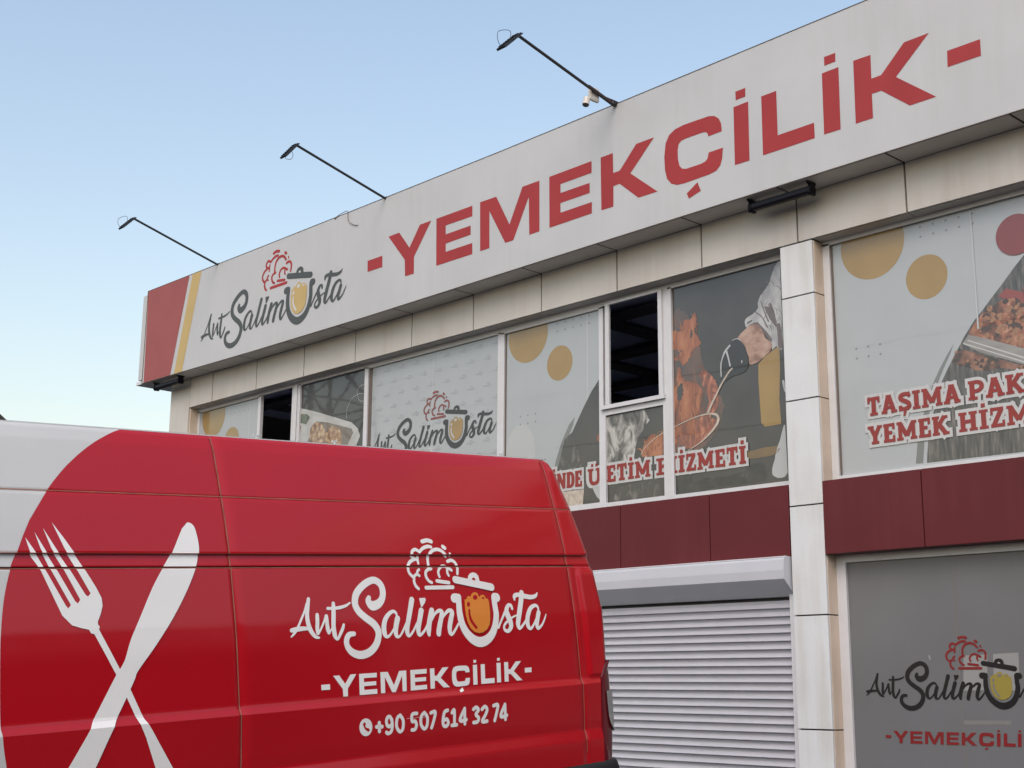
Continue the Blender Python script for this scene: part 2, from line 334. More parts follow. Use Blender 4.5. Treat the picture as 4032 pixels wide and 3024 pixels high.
# shapes traced in metres: x along the wall (or van), y up
D = json.loads(
    '{"logo_text":[[[4.6684,1.8544,0.0291],[4.6635,1.8355,0.0387],[4.6886,1.8122,0.0512],[4.732,1.8237,0.0461],[4.7612,1.8544,0.0401],[4.7686,1.8962,0.0402],[4.7542,1.9314,0.0394],[4.7149,1.9507,0.0381],[4.6623,1.936,0.0397],[4.6122,1.9037,0.0409],[4.5815,1.8681,0.0422],[4.572,1.8237,0.0413],[4.5896,1.7857,0.0405],[4.6321,1.7504,0.0403],[4.6804,1.7182,0.0416],[4.7071,1.6831,0.0417],[4.708,1.6475,0.0405],[4.685,1.6017,0.0422],[4.6394,1.5673,0.0428],[4.5816,1.5557,0.0424],[4.5299,1.5706,0.0393],[4.4989,1.6012,0.0346],[4.4935,1.6348,0.0337],[4.5121,1.6633,0.03],[4.5464,1.668,0.0245]],[[4.2743,1.8562,0.0205],[4.2664,1.8238,0.0227],[4.2572,1.781,0.024],[4.2564,1.7414,0.0262],[4.2664,1.7049,0.0276],[4.2821,1.6781,0.024],[4.3007,1.661,0.0182],[4.3206,1.6563,0.011]],[[4.2623,1.8305,0.0183],[4.2415,1.7913,0.0131],[4.2145,1.7492,0.013],[4.1887,1.7076,0.0144],[4.1668,1.6823,0.0143],[4.1477,1.6668,0.0078]],[[4.1524,1.699,0.0214],[4.1884,1.7037,0.0251],[4.2244,1.7063,0.0217],[4.2524,1.7054,0.0181]],[[4.3194,1.7727,0.022],[4.3169,1.7396,0.0235],[4.3128,1.7033,0.0241],[4.3147,1.6802,0.0219]],[[4.3184,1.6768,0.011],[4.3371,1.7025,0.0125],[4.3613,1.7415,0.0133],[4.3747,1.7661,0.0163]],[[4.3765,1.7644,0.0222],[4.3773,1.7377,0.0229],[4.3788,1.7011,0.0244],[4.3843,1.681,0.0221]],[[4.3881,1.6776,0.0096],[4.4047,1.7002,0.0096],[4.4149,1.7199,0.0097]],[[4.4297,1.8302,0.021],[4.4274,1.7999,0.0269],[4.4214,1.7531,0.0276],[4.4171,1.7131,0.0275],[4.4204,1.6697,0.0274],[4.427,1.6529,0.0222],[4.4387,1.6451,0.0148],[4.458,1.6717,0.0186],[4.4752,1.6978,0.0187],[4.4835,1.7177,0.015]],[[4.3899,1.8052,0.0164],[4.4272,1.805,0.015],[4.4652,1.8075,0.0173],[4.5085,1.8166,0.0151],[4.5381,1.8313,0.0099]],[[4.846,1.7506,0.0111],[4.844,1.7671,0.0158],[4.8255,1.7791,0.0182],[4.7922,1.765,0.0236],[4.7634,1.7346,0.0297],[4.7502,1.6954,0.0327],[4.7512,1.6644,0.0311],[4.7603,1.6469,0.0218],[4.7779,1.6463,0.0156],[4.8024,1.666,0.0125],[4.8233,1.693,0.0102]],[[4.8497,1.739,0.0348],[4.8374,1.7064,0.0335],[4.8289,1.672,0.0314],[4.8336,1.6459,0.0235],[4.8535,1.6434,0.0134],[4.8791,1.6702,0.0134],[4.9066,1.7111,0.0119]],[[4.9654,1.8384,0.0346],[4.9464,1.7857,0.0327],[4.9258,1.7298,0.0316],[4.9117,1.6853,0.0307],[4.9106,1.6554,0.0264],[4.9239,1.6437,0.017],[4.9538,1.6688,0.0146],[4.9833,1.7092,0.0129]],[[5.0244,1.7781,0.0348],[5.0092,1.7386,0.0338],[4.9938,1.6938,0.0328],[4.9887,1.6601,0.0284],[5.0001,1.6446,0.0189],[5.0355,1.6697,0.0147],[5.0626,1.7067,0.0131]],[[5.1003,1.7762,0.0351],[5.0844,1.7403,0.035],[5.0701,1.6989,0.0348],[5.0629,1.6612,0.0313],[5.0638,1.6442,0.0217]],[[5.0925,1.7248,0.0149],[5.117,1.7547,0.0158],[5.1507,1.7738,0.0212],[5.1725,1.7667,0.0275],[5.1652,1.738,0.0318],[5.1501,1.7002,0.0335],[5.1381,1.6662,0.0342],[5.1342,1.6473,0.0333]],[[5.1602,1.719,0.0132],[5.1903,1.7508,0.016],[5.2249,1.7731,0.0223],[5.2494,1.7647,0.0287],[5.2359,1.7283,0.033],[5.221,1.6864,0.0329],[5.2188,1.6538,0.0275],[5.2319,1.6399,0.0178],[5.2643,1.6695,0.0152],[5.2861,1.6958,0.0134]],[[5.3132,1.8472,0.0381],[5.3077,1.8003,0.0407],[5.3061,1.7457,0.0442],[5.3168,1.691,0.0468],[5.3444,1.6435,0.0505],[5.3897,1.6049,0.0543],[5.4436,1.5884,0.0574],[5.4991,1.6018,0.0542],[5.5424,1.6344,0.0481],[5.5713,1.6828,0.0442],[5.5872,1.742,0.0421],[5.586,1.7941,0.0403],[5.5867,1.8422,0.0414]],[[5.2798,1.842,0.0533],[5.2968,1.8436,0.0507]],[[5.6095,1.8398,0.0528],[5.5922,1.8421,0.0498]],[[5.5952,1.6662,0.0159],[5.623,1.7051,0.015],[5.6583,1.7522,0.017]],[[5.7211,1.7728,0.0191],[5.7162,1.7911,0.0191],[5.6939,1.7916,0.0238],[5.6745,1.7638,0.0331],[5.6798,1.7315,0.0397],[5.6944,1.6989,0.0369],[5.6951,1.6668,0.0312],[5.6704,1.6437,0.0235],[5.6425,1.6507,0.0188],[5.6417,1.6746,0.016],[5.6691,1.6977,0.016],[5.7087,1.7186,0.0123],[5.7473,1.7317,0.0095]],[[5.8166,1.8626,0.0358],[5.8037,1.8177,0.0367],[5.7803,1.7571,0.0374],[5.7613,1.705,0.0363],[5.7551,1.6729,0.0314],[5.7695,1.6563,0.0191],[5.8183,1.6952,0.0154],[5.8441,1.731,0.0135]],[[5.7511,1.8249,0.0144],[5.755,1.8452,0.0269],[5.785,1.8529,0.026],[5.8347,1.843'
    '8,0.0291],[5.891,1.8366,0.0264],[5.9304,1.8442,0.0216],[5.9466,1.8605,0.0089]],[[5.9376,1.7511,0.0117],[5.9343,1.778,0.0166],[5.9128,1.7867,0.0215],[5.8748,1.7711,0.0272],[5.8476,1.735,0.0319],[5.8343,1.6947,0.0337],[5.8375,1.6642,0.0289],[5.8573,1.6513,0.0193],[5.8873,1.6768,0.0145],[5.9074,1.7048,0.0126]],[[5.9359,1.7429,0.0323],[5.9232,1.7125,0.0322],[5.9108,1.672,0.0301],[5.918,1.6513,0.0214],[5.9532,1.6706,0.0146],[5.9825,1.7067,0.0118],[5.9966,1.731,0.0069]]],"logo_dot":[[5.0188,1.8469],[5.0616,1.848],[5.066,1.8383],[5.0573,1.8213],[5.0333,1.797],[5.0252,1.7991]],"logo_hat":[[[5.0994,2.1666,0.0234],[5.1369,2.1738,0.0235],[5.1677,2.1673,0.0236]],[[5.2475,2.1387,0.0229],[5.2611,2.13,0.0229]],[[5.2917,2.0989,0.0138],[5.2948,2.0868,0.0138]],[[5.0659,2.1059,0.0179],[5.0952,2.127,0.0197],[5.1336,2.1383,0.0208],[5.1586,2.1353,0.0181]],[[5.0608,2.1098,0.0178],[5.0405,2.1203,0.0196],[5.0189,2.1135,0.0195],[5.0083,2.0959,0.0186],[5.013,2.0783,0.0168],[5.0304,2.0718,0.015]],[[5.0555,2.0862,0.016],[5.0508,2.0648,0.0168],[5.0504,2.0414,0.0151]],[[5.047,2.0659,0.0177],[5.0189,2.0628,0.0194],[4.9859,2.0453,0.0193],[4.9675,2.0183,0.0184],[4.9694,1.9913,0.0183],[4.9862,1.972,0.0184],[5.0003,1.9603,0.0184],[4.9982,1.9373,0.0184],[5.008,1.9141,0.0192],[5.0246,1.8993,0.0184]],[[5.0012,1.9661,0.0175],[5.0234,1.9802,0.0167],[5.0421,1.9716,0.015]],[[5.0266,1.9813,0.0167],[5.0328,1.9979,0.0167],[5.0448,2.0064,0.0159]],[[5.1204,2.0217,0.0187],[5.1247,2.0609,0.0188],[5.135,2.0904,0.0198],[5.1638,2.1143,0.0208],[5.2018,2.1216,0.0209],[5.2355,2.1106,0.0201],[5.263,2.0828,0.0183]],[[5.1338,2.0107,0.0188],[5.1073,2.0053,0.0187],[5.0902,1.9887,0.0186],[5.0912,1.9634,0.0186],[5.107,1.9419,0.0186],[5.1259,1.9328,0.0178]],[[5.189,1.9646,0.0162],[5.1839,1.9901,0.0171],[5.2004,2.0155,0.0171],[5.2293,2.0261,0.0181],[5.2563,2.0173,0.0182],[5.2849,2.0021,0.0182]],[[5.2541,2.0054,0.0173],[5.2521,1.9857,0.0172],[5.2592,1.9719,0.0154]],[[5.2707,2.053,0.0192],[5.3008,2.0597,0.0202],[5.3248,2.047,0.0193],[5.3332,2.021,0.0193],[5.3269,1.9813,0.0183]],[[5.1656,1.9413,0.0206],[5.2543,1.9306,0.0208]],[[5.0797,1.9043,0.022],[5.2801,1.9043,0.0226]]],"logo_lid":[[[5.3017,1.9478,0.041],[5.3658,1.9365,0.0413],[5.4699,1.9194,0.0428],[5.5783,1.9003,0.0433]]],"logo_knob":[[5.3953,1.929],[5.3996,1.9529],[5.4061,1.9688],[5.422,1.9826],[5.4446,1.9885],[5.468,1.9835],[5.4842,1.9682],[5.4888,1.94],[5.4856,1.916]],"logo_knobhole":[[5.4306,1.9466],[5.4342,1.9545],[5.4457,1.9588],[5.4555,1.9531],[5.4579,1.9423],[5.4444,1.9424]],"logo_stew":[[5.3539,1.8327],[5.369,1.8344],[5.3754,1.8461],[5.3882,1.8526],[5.4035,1.8487],[5.4125,1.8632],[5.4292,1.8729],[5.4481,1.8734],[5.4627,1.8644],[5.4682,1.8444],[5.4855,1.856],[5.5021,1.8577],[5.5144,1.8507],[5.5208,1.8354],[5.5357,1.8331],[5.5407,1.819],[5.5391,1.7632],[5.534,1.7157],[5.524,1.6844],[5.5013,1.6583],[5.4666,1.6422],[5.434,1.6395],[5.4031,1.6472],[5.3744,1.6697],[5.3576,1.7014],[5.3493,1.7367],[5.3482,1.7759]],"logo_stewholes":[[[5.4551,1.8434],[5.4515,1.8363],[5.4441,1.8313],[5.4349,1.8295],[5.4264,1.8316],[5.4209,1.8369],[5.4198,1.8441],[5.4234,1.8511],[5.4308,1.8562],[5.44,1.858],[5.4485,1.8559],[5.454,1.8506]],[[5.5088,1.838],[5.5062,1.8348],[5.5007,1.8329],[5.4944,1.833],[5.4896,1.8351],[5.4883,1.8384],[5.4908,1.8417],[5.4963,1.8436],[5.5027,1.8435],[5.5074,1.8414]],[[5.3908,1.8044],[5.3879,1.7969],[5.3824,1.7916],[5.376,1.7897],[5.3703,1.7919],[5.3668,1.7974],[5.3665,1.8049],[5.3694,1.8123],[5.3748,1.8177],[5.3813,1.8195],[5.387,1.8174],[5.3905,1.8119]]],"logo_stewshine":[[[5.3791,1.7712,0.0146],[5.3769,1.7438,0.0164],[5.3856,1.7122,0.0182],[5.4035,1.6882,0.0191],[5.4187,1.6713,0.0173]]],"aff_sign":[[2.0539,0.0016,-26.9405],[-0.0143,2.025,3.6822]],"aff_win":[[1.3652,0.0159,-20.3298],[0.004,1.3089,2.614]],"aff_low":[[1.0198,-0.0418,-11.2012],[-0.0012,0.9989,0.0022]],"yem":[["dash",[[[-14.1502,7.3504],[-13.8274,7.3503],[-13.82,7.1901],[-14.1422,7.1921]]]],["Y",[[[-13.7045,7.5886],[-13.4759,7.5909],[-13.2526,7.3272],[-13.0474,7.593'
    '8],[-12.8192,7.5931],[-13.1536,7.1813],[-13.1508,6.9499],[-13.3293,6.9516],[-13.344,7.1816]]]],["E",[[[-12.7147,7.5911],[-12.0211,7.5883],[-12.0208,7.45],[-12.5291,7.4552],[-12.5257,7.3343],[-12.0493,7.3339],[-12.0467,7.2139],[-12.5222,7.21],[-12.5191,7.0991],[-12.0134,7.0977],[-12.0103,6.9517],[-12.7008,6.9553]]]],["M",[[[-11.8775,7.5961],[-11.5825,7.5902],[-11.3411,7.1716],[-11.119,7.5932],[-10.8285,7.5923],[-10.8256,6.9574],[-10.9956,6.9561],[-11.0084,7.4374],[-11.2711,6.9553],[-11.4138,6.9546],[-11.7051,7.4377],[-11.6971,6.9549],[-11.8653,6.9554]]]],["E",[[[-10.6618,7.5929],[-9.9778,7.5953],[-9.9788,7.4532],[-10.4773,7.4527],[-10.4773,7.342],[-10.0098,7.3398],[-10.0106,7.2184],[-10.4774,7.2179],[-10.4774,7.0994],[-9.9771,7.0999],[-9.9781,6.9647],[-10.6582,6.9587]]]],["K",[[[-9.8361,7.5962],[-9.65,7.5969],[-9.6466,7.3567],[-9.5488,7.3571],[-9.2997,7.6029],[-9.0407,7.6024],[-9.3905,7.2816],[-9.003,6.9638],[-9.2775,6.9658],[-9.5509,7.2024],[-9.6463,7.2007],[-9.6492,6.96],[-9.8313,6.9631]]]],["C",[[[-8.1162,7.3922],[-8.1232,7.4782],[-8.153,7.5464],[-8.2085,7.5913],[-8.2826,7.6125],[-8.613,7.6194],[-8.7434,7.6056],[-8.8284,7.5622],[-8.8778,7.4836],[-8.8998,7.3275],[-8.8926,7.1744],[-8.866,7.0703],[-8.81,7.0014],[-8.733,6.9654],[-8.6302,6.9563],[-8.3025,6.9621],[-8.2034,6.9759],[-8.148,7.0224],[-8.1213,7.0915],[-8.1077,7.2059],[-8.295,7.2067],[-8.3118,7.1466],[-8.3425,7.1198],[-8.3978,7.1105],[-8.6006,7.1111],[-8.6566,7.1291],[-8.6916,7.171],[-8.7104,7.2512],[-8.7129,7.3591],[-8.6957,7.4228],[-8.6561,7.4497],[-8.5915,7.456],[-8.3626,7.4548],[-8.3178,7.4411],[-8.2988,7.41],[-8.2945,7.3875]],[[-8.4535,6.9204],[-8.4115,6.8129],[-8.574,6.7685],[-8.6003,6.8322]]]],["I",[[[-7.9278,7.7726],[-7.8002,7.7743],[-7.8037,7.6796],[-7.9263,7.6777]],[[-7.9577,7.6104],[-7.7705,7.6126],[-7.7759,6.9692],[-7.961,6.9712]]]],["L",[[[-7.6055,7.6147],[-7.4202,7.6153],[-7.4224,7.1357],[-6.9912,7.1366],[-6.9904,6.9752],[-7.6078,6.9752]]]],["I",[[[-6.8443,7.7824],[-6.7152,7.7827],[-6.7178,7.6923],[-6.8446,7.6907]],[[-6.8763,7.62],[-6.6874,7.6225],[-6.6961,6.9772],[-6.8825,6.9797]]]],["K",[[[-6.5208,7.6295],[-6.3312,7.6252],[-6.3351,7.3812],[-6.2299,7.382],[-5.9727,7.626],[-5.7172,7.6277],[-6.0768,7.3109],[-5.6843,6.9843],[-5.9527,6.9844],[-6.2371,7.2259],[-6.3379,7.2267],[-6.3399,6.9815],[-6.5274,6.9828]]]],["dash",[[[-5.5487,7.3877],[-5.2271,7.3877],[-5.2297,7.229],[-5.5538,7.2308]]]]],"aff_yvan":[[0.1699,0.0095,6.651],[0.0002,0.1715,0.159]],"aff_ylow":[[0.173,0.0106,-4.4965],[0.0002,0.1677,0.0812]],"digits":[[[4.6539,1.1795,0.0205],[4.6905,1.1775,0.0206]],[[4.6718,1.1988,0.0206],[4.6725,1.1551,0.0206]],[[4.7563,1.2044,0.019],[4.7443,1.2241,0.019],[4.7289,1.2237,0.019],[4.7199,1.2046,0.0189],[4.7254,1.1811,0.0189],[4.7413,1.1745,0.019],[4.7557,1.1856,0.019]],[[4.7565,1.2097,0.019],[4.7594,1.1719,0.019],[4.7501,1.1459,0.019],[4.7289,1.1391,0.0189],[4.7194,1.1458,0.0189]],[[4.8136,1.2269,0.0192],[4.7932,1.2123,0.0191],[4.7889,1.1695,0.0191],[4.8106,1.1419,0.0191],[4.831,1.1553,0.0192],[4.8339,1.1983,0.0192],[4.8136,1.2269,0.0192]],[[4.93,1.2279,0.0195],[4.8973,1.2249,0.0194],[4.896,1.189,0.0194],[4.9176,1.1873,0.0194],[4.9262,1.1665,0.0195],[4.916,1.1455,0.0194],[4.8943,1.1435,0.0194]],[[4.9826,1.2278,0.0197],[4.9614,1.2102,0.0196],[4.9583,1.1693,0.0195],[4.9799,1.143,0.0196],[5.0003,1.1577,0.0197],[5.0035,1.2014,0.0197],[4.9826,1.2278,0.0197]],[[5.0288,1.2237,0.0198],[5.0608,1.2263,0.0199],[5.0493,1.1813,0.0198],[5.0329,1.1441,0.0197]],[[5.1509,1.228,0.0201],[5.1279,1.2197,0.02],[5.1154,1.1761,0.02],[5.1203,1.1491,0.02],[5.1396,1.1437,0.02],[5.1539,1.1592,0.0201],[5.1442,1.1806,0.0201],[5.1214,1.1757,0.02]],[[5.182,1.2128,0.0202],[5.1994,1.2255,0.0202],[5.1988,1.1461,0.0202]],[[5.1805,1.1442,0.0201],[5.2155,1.1448,0.0202]],[[5.2763,1.2283,0.0205],[5.2395,1.1664,0.0203],[5.2873,1.1671,0.0204]],[[5.2763,1.2283,0.0205],[5.2762,1.1455,0.0204]],[[5.3429,1.2195,0.0206],[5.3637,1.2288,0.0207],[5.3802,1.2134,0.0207],[5.3602,1.1898,0.0207],[5.3812,1.1695,0.0207],['
    '5.3707,1.1493,0.0207],[5.3424,1.147,0.0206]],[[5.4072,1.2148,0.0208],[5.4293,1.2286,0.0209],[5.4468,1.2119,0.0209],[5.4333,1.1826,0.0209],[5.4077,1.1475,0.0208],[5.4449,1.1468,0.0209]],[[5.4973,1.2284,0.0211],[5.5305,1.23,0.0212],[5.521,1.1903,0.0211],[5.5041,1.1456,0.021]],[[5.5866,1.229,0.0213],[5.5504,1.165,0.0212],[5.5994,1.1671,0.0213]],[[5.5866,1.229,0.0213],[5.5884,1.1459,0.0213]]],"ph_disc":[[4.6258,1.1796],[4.6244,1.1696],[4.6209,1.1603],[4.6156,1.1521],[4.6085,1.1455],[4.6003,1.1408],[4.5911,1.1382],[4.5816,1.1379],[4.5721,1.1399],[4.5633,1.144],[4.5554,1.15],[4.5488,1.1577],[4.544,1.1667],[4.5412,1.1765],[4.5404,1.1866],[4.5417,1.1966],[4.5451,1.2059],[4.5504,1.214],[4.5574,1.2207],[4.5656,1.2254],[4.5747,1.2281],[4.5842,1.2285],[4.5937,1.2266],[4.6027,1.2225],[4.6107,1.2165],[4.6173,1.2087],[4.6221,1.1997],[4.625,1.1898]],"ph_rec":[[[4.5725,1.1998,0.0179],[4.5736,1.1881,0.0108],[4.5814,1.1769,0.0108],[4.5988,1.1681,0.0168]]],"fork":[[2.7705,2.1641],[2.8155,2.0947],[2.8522,2.0206],[2.9437,1.8521],[2.9545,1.8391],[2.9678,1.8545],[2.878,2.0205],[2.8377,2.1148],[2.8164,2.1877],[2.8669,2.0949],[2.9059,2.0203],[2.9897,1.8708],[3.0018,1.8607],[3.0144,1.8772],[2.9403,2.0202],[2.8894,2.1151],[2.8583,2.2075],[2.9166,2.1052],[2.9687,2.0201],[3.0421,1.8986],[3.0535,1.8914],[3.0661,1.9061],[3.0016,2.023],[2.9523,2.1155],[2.9034,2.2337],[2.9518,2.1662],[2.9979,2.0955],[3.0391,2.0248],[3.0946,1.9338],[3.1196,1.8832],[3.1218,1.8481],[3.111,1.8134],[3.0935,1.7741],[3.0949,1.7612],[3.1019,1.7541],[3.0978,1.7394],[3.2458,1.4613],[3.3124,1.3192],[3.3404,1.2777],[3.4534,1.0912],[3.522,0.9647],[3.4254,0.9757],[3.3634,1.1004],[3.3129,1.2408],[3.2794,1.312],[3.228,1.4233],[3.1723,1.5393],[3.0736,1.7205],[3.0588,1.724],[3.0488,1.7411],[3.0144,1.7491],[2.9681,1.7633],[2.9238,1.8086],[2.8269,2.0256],[2.7939,2.0749]],"knife":[[3.6051,2.2474],[3.6361,2.2348],[3.6491,2.1965],[3.6546,2.1309],[3.644,2.0657],[3.6206,2.012],[3.5701,1.9168],[3.489,1.793],[3.3883,1.6633],[3.2877,1.5457],[3.2697,1.5091],[3.2342,1.4424],[3.1547,1.3026],[3.1026,1.2019],[3.0667,1.1304],[3.0111,1.0229],[2.8593,1.0401],[2.9379,1.1435],[3.0283,1.2845],[3.0593,1.339],[3.1263,1.4495],[3.1718,1.5246],[3.2177,1.591],[3.2548,1.6888],[3.3179,1.8079],[3.3838,1.9299],[3.4429,2.0181],[3.5032,2.0976],[3.5729,2.2172]],"wrap":[[3.3436,2.7209],[3.2846,2.7008],[3.2314,2.6737],[3.1784,2.644],[3.1271,2.6095],[3.076,2.5701],[3.0378,2.5373],[2.9996,2.5023],[2.9484,2.4479],[2.9036,2.3948],[2.8586,2.3293],[2.8208,2.2756],[2.7835,2.2165],[2.7239,2.0845],[2.6962,2.0261],[2.661,1.8918],[2.6404,1.7317],[2.6346,1.5462],[2.6379,1.3176],[2.6603,1.1716]],"uend":[[0.8277,6.5355],[0.9742,6.545],[1.2314,6.5423],[1.452,6.5404],[1.7529,6.5563],[1.9663,6.5299],[2.1049,6.5125],[2.26,6.4801],[2.3934,6.455],[2.511,6.4267],[2.6447,6.3975],[2.6907,6.3752],[2.7209,6.3291]],"st_red":[[-20.2352,8.2053],[-18.8983,8.1935],[-19.324,6.5981],[-20.1916,6.598]],"st_yel":[[-18.8035,8.189],[-18.5281,8.1858],[-18.9566,6.5972],[-19.2062,6.5972]],"c4a":[-11.5578,5.9264,0.346],"c4b":[-11.0133,5.4833,0.2131],"cRa":[-6.7435,5.9528,0.3521],"cRb":[-6.1844,5.4982,0.2149],"cRr":[-5.2852,5.6963,0.1908],"c1b":[-18.2269,5.4567,0.2135],"dark4":[[-10.3655,5.1925],[-10.4994,5.0541],[-10.6224,4.891],[-10.7586,4.6921],[-10.8582,4.5417],[-10.9459,4.371],[-11.0087,4.1788],[-11.0212,4.0356],[-10.9341,3.7761],[-10.3716,3.725]],"gs4":[[-10.7632,4.7946],[-10.8578,4.7146],[-10.9834,4.5211],[-11.0792,4.3047],[-11.1196,4.1364],[-11.0539,4.1294],[-10.9961,4.3224],[-10.8832,4.5449],[-10.7957,4.6971]],"darkR":[[-5.2278,5.4929],[-5.3371,5.388],[-5.4472,5.272],[-5.5575,5.1649],[-5.6468,5.0726],[-5.7361,4.9895],[-5.8511,4.85],[-5.9341,4.7238],[-6.0129,4.587],[-5.9653,4.6831],[-6.0403,4.569],[-6.0879,4.4895],[-6.1493,4.3328],[-6.2013,4.1903],[-6.268,3.9553],[-6.2948,3.7432]],"gsR":[[-5.9524,4.8079],[-6.0307,4.7103],[-6.1151,4.5893],[-6.1921,4.4584],[-6.2174,4.3986],[-6.3044,4.185],[-6.375,3.9609],[-6.4076,3.7482],[-6.3332,3.7436],[-6.3065,3.9562],[-6.2331,4'
    '.2264],[-6.1456,4.4511],[-6.0726,4.5902],[-5.9963,4.7202]],"tray":[[-5.8657,4.7922],[-5.8026,4.8662],[-5.686,4.8197],[-5.2944,4.6455],[-5.3055,4.505],[-5.7063,4.6838]],"trayline":[[[-5.8116,4.8126,0.0102],[-5.5523,4.6864,0.0119],[-5.3008,4.5642,0.0136]],[[-5.8553,4.7903,0.0102],[-5.5552,4.6474,0.0099],[-5.3038,4.526,0.0116]]],"meat":[[-5.2508,5.2002],[-5.3182,5.1154],[-5.427,5.1379],[-5.5215,5.0975],[-5.649,5.0429],[-5.7382,4.9598],[-5.7845,4.8981],[-5.8026,4.8662],[-5.686,4.8197],[-5.2944,4.6455]],"redtray":[[-5.2547,5.1516],[-5.4206,5.2213],[-5.4962,5.1622],[-5.4377,5.1302],[-5.328,5.1175],[-5.2623,5.0547]],"meat2":[[-5.8953,4.7472],[-5.7074,4.6691],[-5.3068,4.4879],[-5.3099,4.4484],[-5.5142,4.5052],[-5.7217,4.5164],[-5.8487,4.5687],[-5.9851,4.6389],[-5.9653,4.6831],[-5.9279,4.74]],"fl1":[[-8.9534,5.6986],[-8.9286,5.6377],[-8.9415,5.5543],[-8.9592,5.4889],[-8.9037,5.4016],[-8.8903,5.3225],[-8.9697,5.3026],[-9.025,5.2184],[-9.1284,5.1334],[-9.1646,5.1824],[-9.2448,5.2133],[-9.2385,5.2467],[-9.1293,5.3051],[-9.2577,5.3494],[-9.2585,5.545],[-9.1559,5.5258],[-9.1046,5.6374],[-9.0137,5.6327]],"fl1h":[[-9.001,5.5139],[-8.9884,5.4686],[-9.0034,5.4242],[-9.0185,5.457]],"fl2":[[-9.2774,4.8808],[-9.2226,4.9255],[-9.2082,4.9658],[-9.2235,4.9788],[-9.2094,5.1127],[-9.1666,5.1056],[-9.1527,5.0178],[-9.1062,4.9601],[-9.1217,4.9626],[-8.978,4.9187],[-8.9014,4.8648],[-8.8527,4.7635],[-8.8814,4.6638],[-8.9163,4.5754],[-8.9755,4.5422],[-8.9679,4.3548],[-8.9188,4.2661],[-9.0368,4.2086],[-9.1404,4.2419],[-9.1511,4.3368],[-9.2312,4.3052],[-9.2725,4.2477],[-9.2924,4.2501]],"fl2b":[[-8.9151,5.0047],[-8.831,5.033],[-8.7108,4.9213],[-8.6712,4.8495],[-8.6612,4.7654],[-8.686,4.584],[-8.7569,4.5478],[-8.8125,4.3962],[-8.9188,4.2661],[-8.9943,4.3375],[-8.9509,4.4973],[-8.819,4.603],[-8.7961,4.7238],[-8.8628,4.8587],[-8.8803,4.9242]],"fl2h":[[-9.2029,4.9118],[-9.1487,4.9457],[-9.1382,4.8383],[-9.1668,4.7582],[-9.2132,4.765],[-9.2244,4.8515]],"fl3":[[-9.4264,4.4458],[-9.498,4.4022],[-9.5863,4.4391],[-9.6916,4.3522],[-9.7495,4.2205],[-9.6669,4.1895],[-9.6117,4.1937],[-9.4317,4.204]],"panpink":[[-8.9679,4.3548],[-9.1238,4.3749],[-9.2565,4.3607],[-9.0885,4.2252],[-8.8798,4.2817],[-8.6843,4.4404],[-8.7713,4.4933]],"pan":[[[-9.7493,4.2312,0.0085],[-9.6925,4.299,0.0085],[-9.6086,4.3525,0.0085],[-9.5255,4.3951,0.0084],[-9.4267,4.4332,0.0084]],[[-9.2846,4.4672,0.0095],[-9.1203,4.51,0.0094],[-8.9626,4.5425,0.0104],[-8.8077,4.5529,0.016],[-8.7003,4.5327,0.0273],[-8.6676,4.4892,0.0317],[-8.6847,4.4302,0.0317],[-8.7759,4.3452,0.025],[-8.8931,4.268,0.0137],[-9.0763,4.1927,0.007]]],"handle":[[[-8.4677,4.9912,0.0199],[-8.517,4.9563,0.02],[-8.6114,4.8474,0.0219],[-8.6741,4.7571,0.0228],[-8.7538,4.6452,0.0274],[-8.797,4.5689,0.0298]]],"glove":[[-8.4554,5.286],[-8.3949,5.2983],[-8.3371,5.248],[-8.2901,5.1817],[-8.2638,5.0949],[-8.2607,4.996],[-8.2992,4.937],[-8.369,4.9156],[-8.4687,4.9072],[-8.5601,4.8723],[-8.6109,4.8638],[-8.6238,4.9323],[-8.6242,5.0155],[-8.6083,5.0962],[-8.57,5.1814],[-8.4968,5.2518]],"ghl":[[[-8.4921,5.2427,0.0219],[-8.5544,5.1912,0.0238],[-8.5944,5.1188,0.0147],[-8.6153,5.039,0.0165],[-8.6138,4.9306,0.0128]],[[-8.5345,5.1835,0.0238],[-8.512,5.1047,0.0182],[-8.4945,5.0271,0.02]],[[-8.3392,5.0544,0.0126],[-8.3419,5.0343,0.0126]],[[-8.4551,5.2943,0.0073],[-8.3948,5.3016,0.0073],[-8.3365,5.2644,0.0072]]],"skin":[[-8.3847,5.3064],[-8.2824,5.387],[-8.2222,5.4169],[-8.1439,5.4143],[-8.0785,5.3485],[-8.0346,5.2422],[-7.9697,5.1896],[-7.9632,5.1155],[-8.052,5.05],[-8.1504,5.0019],[-8.238,5.0004],[-8.257,5.0937],[-8.3085,5.218]],"sleeve":[[-7.8188,6.0481],[-7.8582,6.0198],[-7.9198,5.9259],[-7.9624,5.8276],[-8.0233,5.7578],[-8.0838,5.7041],[-8.1157,5.6361],[-8.118,5.5786],[-8.1785,5.5326],[-8.2683,5.5005],[-8.2895,5.463],[-8.272,5.4016],[-8.2121,5.4233],[-8.1434,5.4266],[-8.06,5.3286],[-7.9605,5.1799],[-7.9541,5.1058],[-7.9056,5.1295],[-7.8318,5.0922],[-7.8199,5.3644],[-7.8212,5.7725]],"slv2":[[-8.0402,5.5794],[-7.9828,5.5679],[-7.9572,5.6038],[-7.9091,5.4958],'
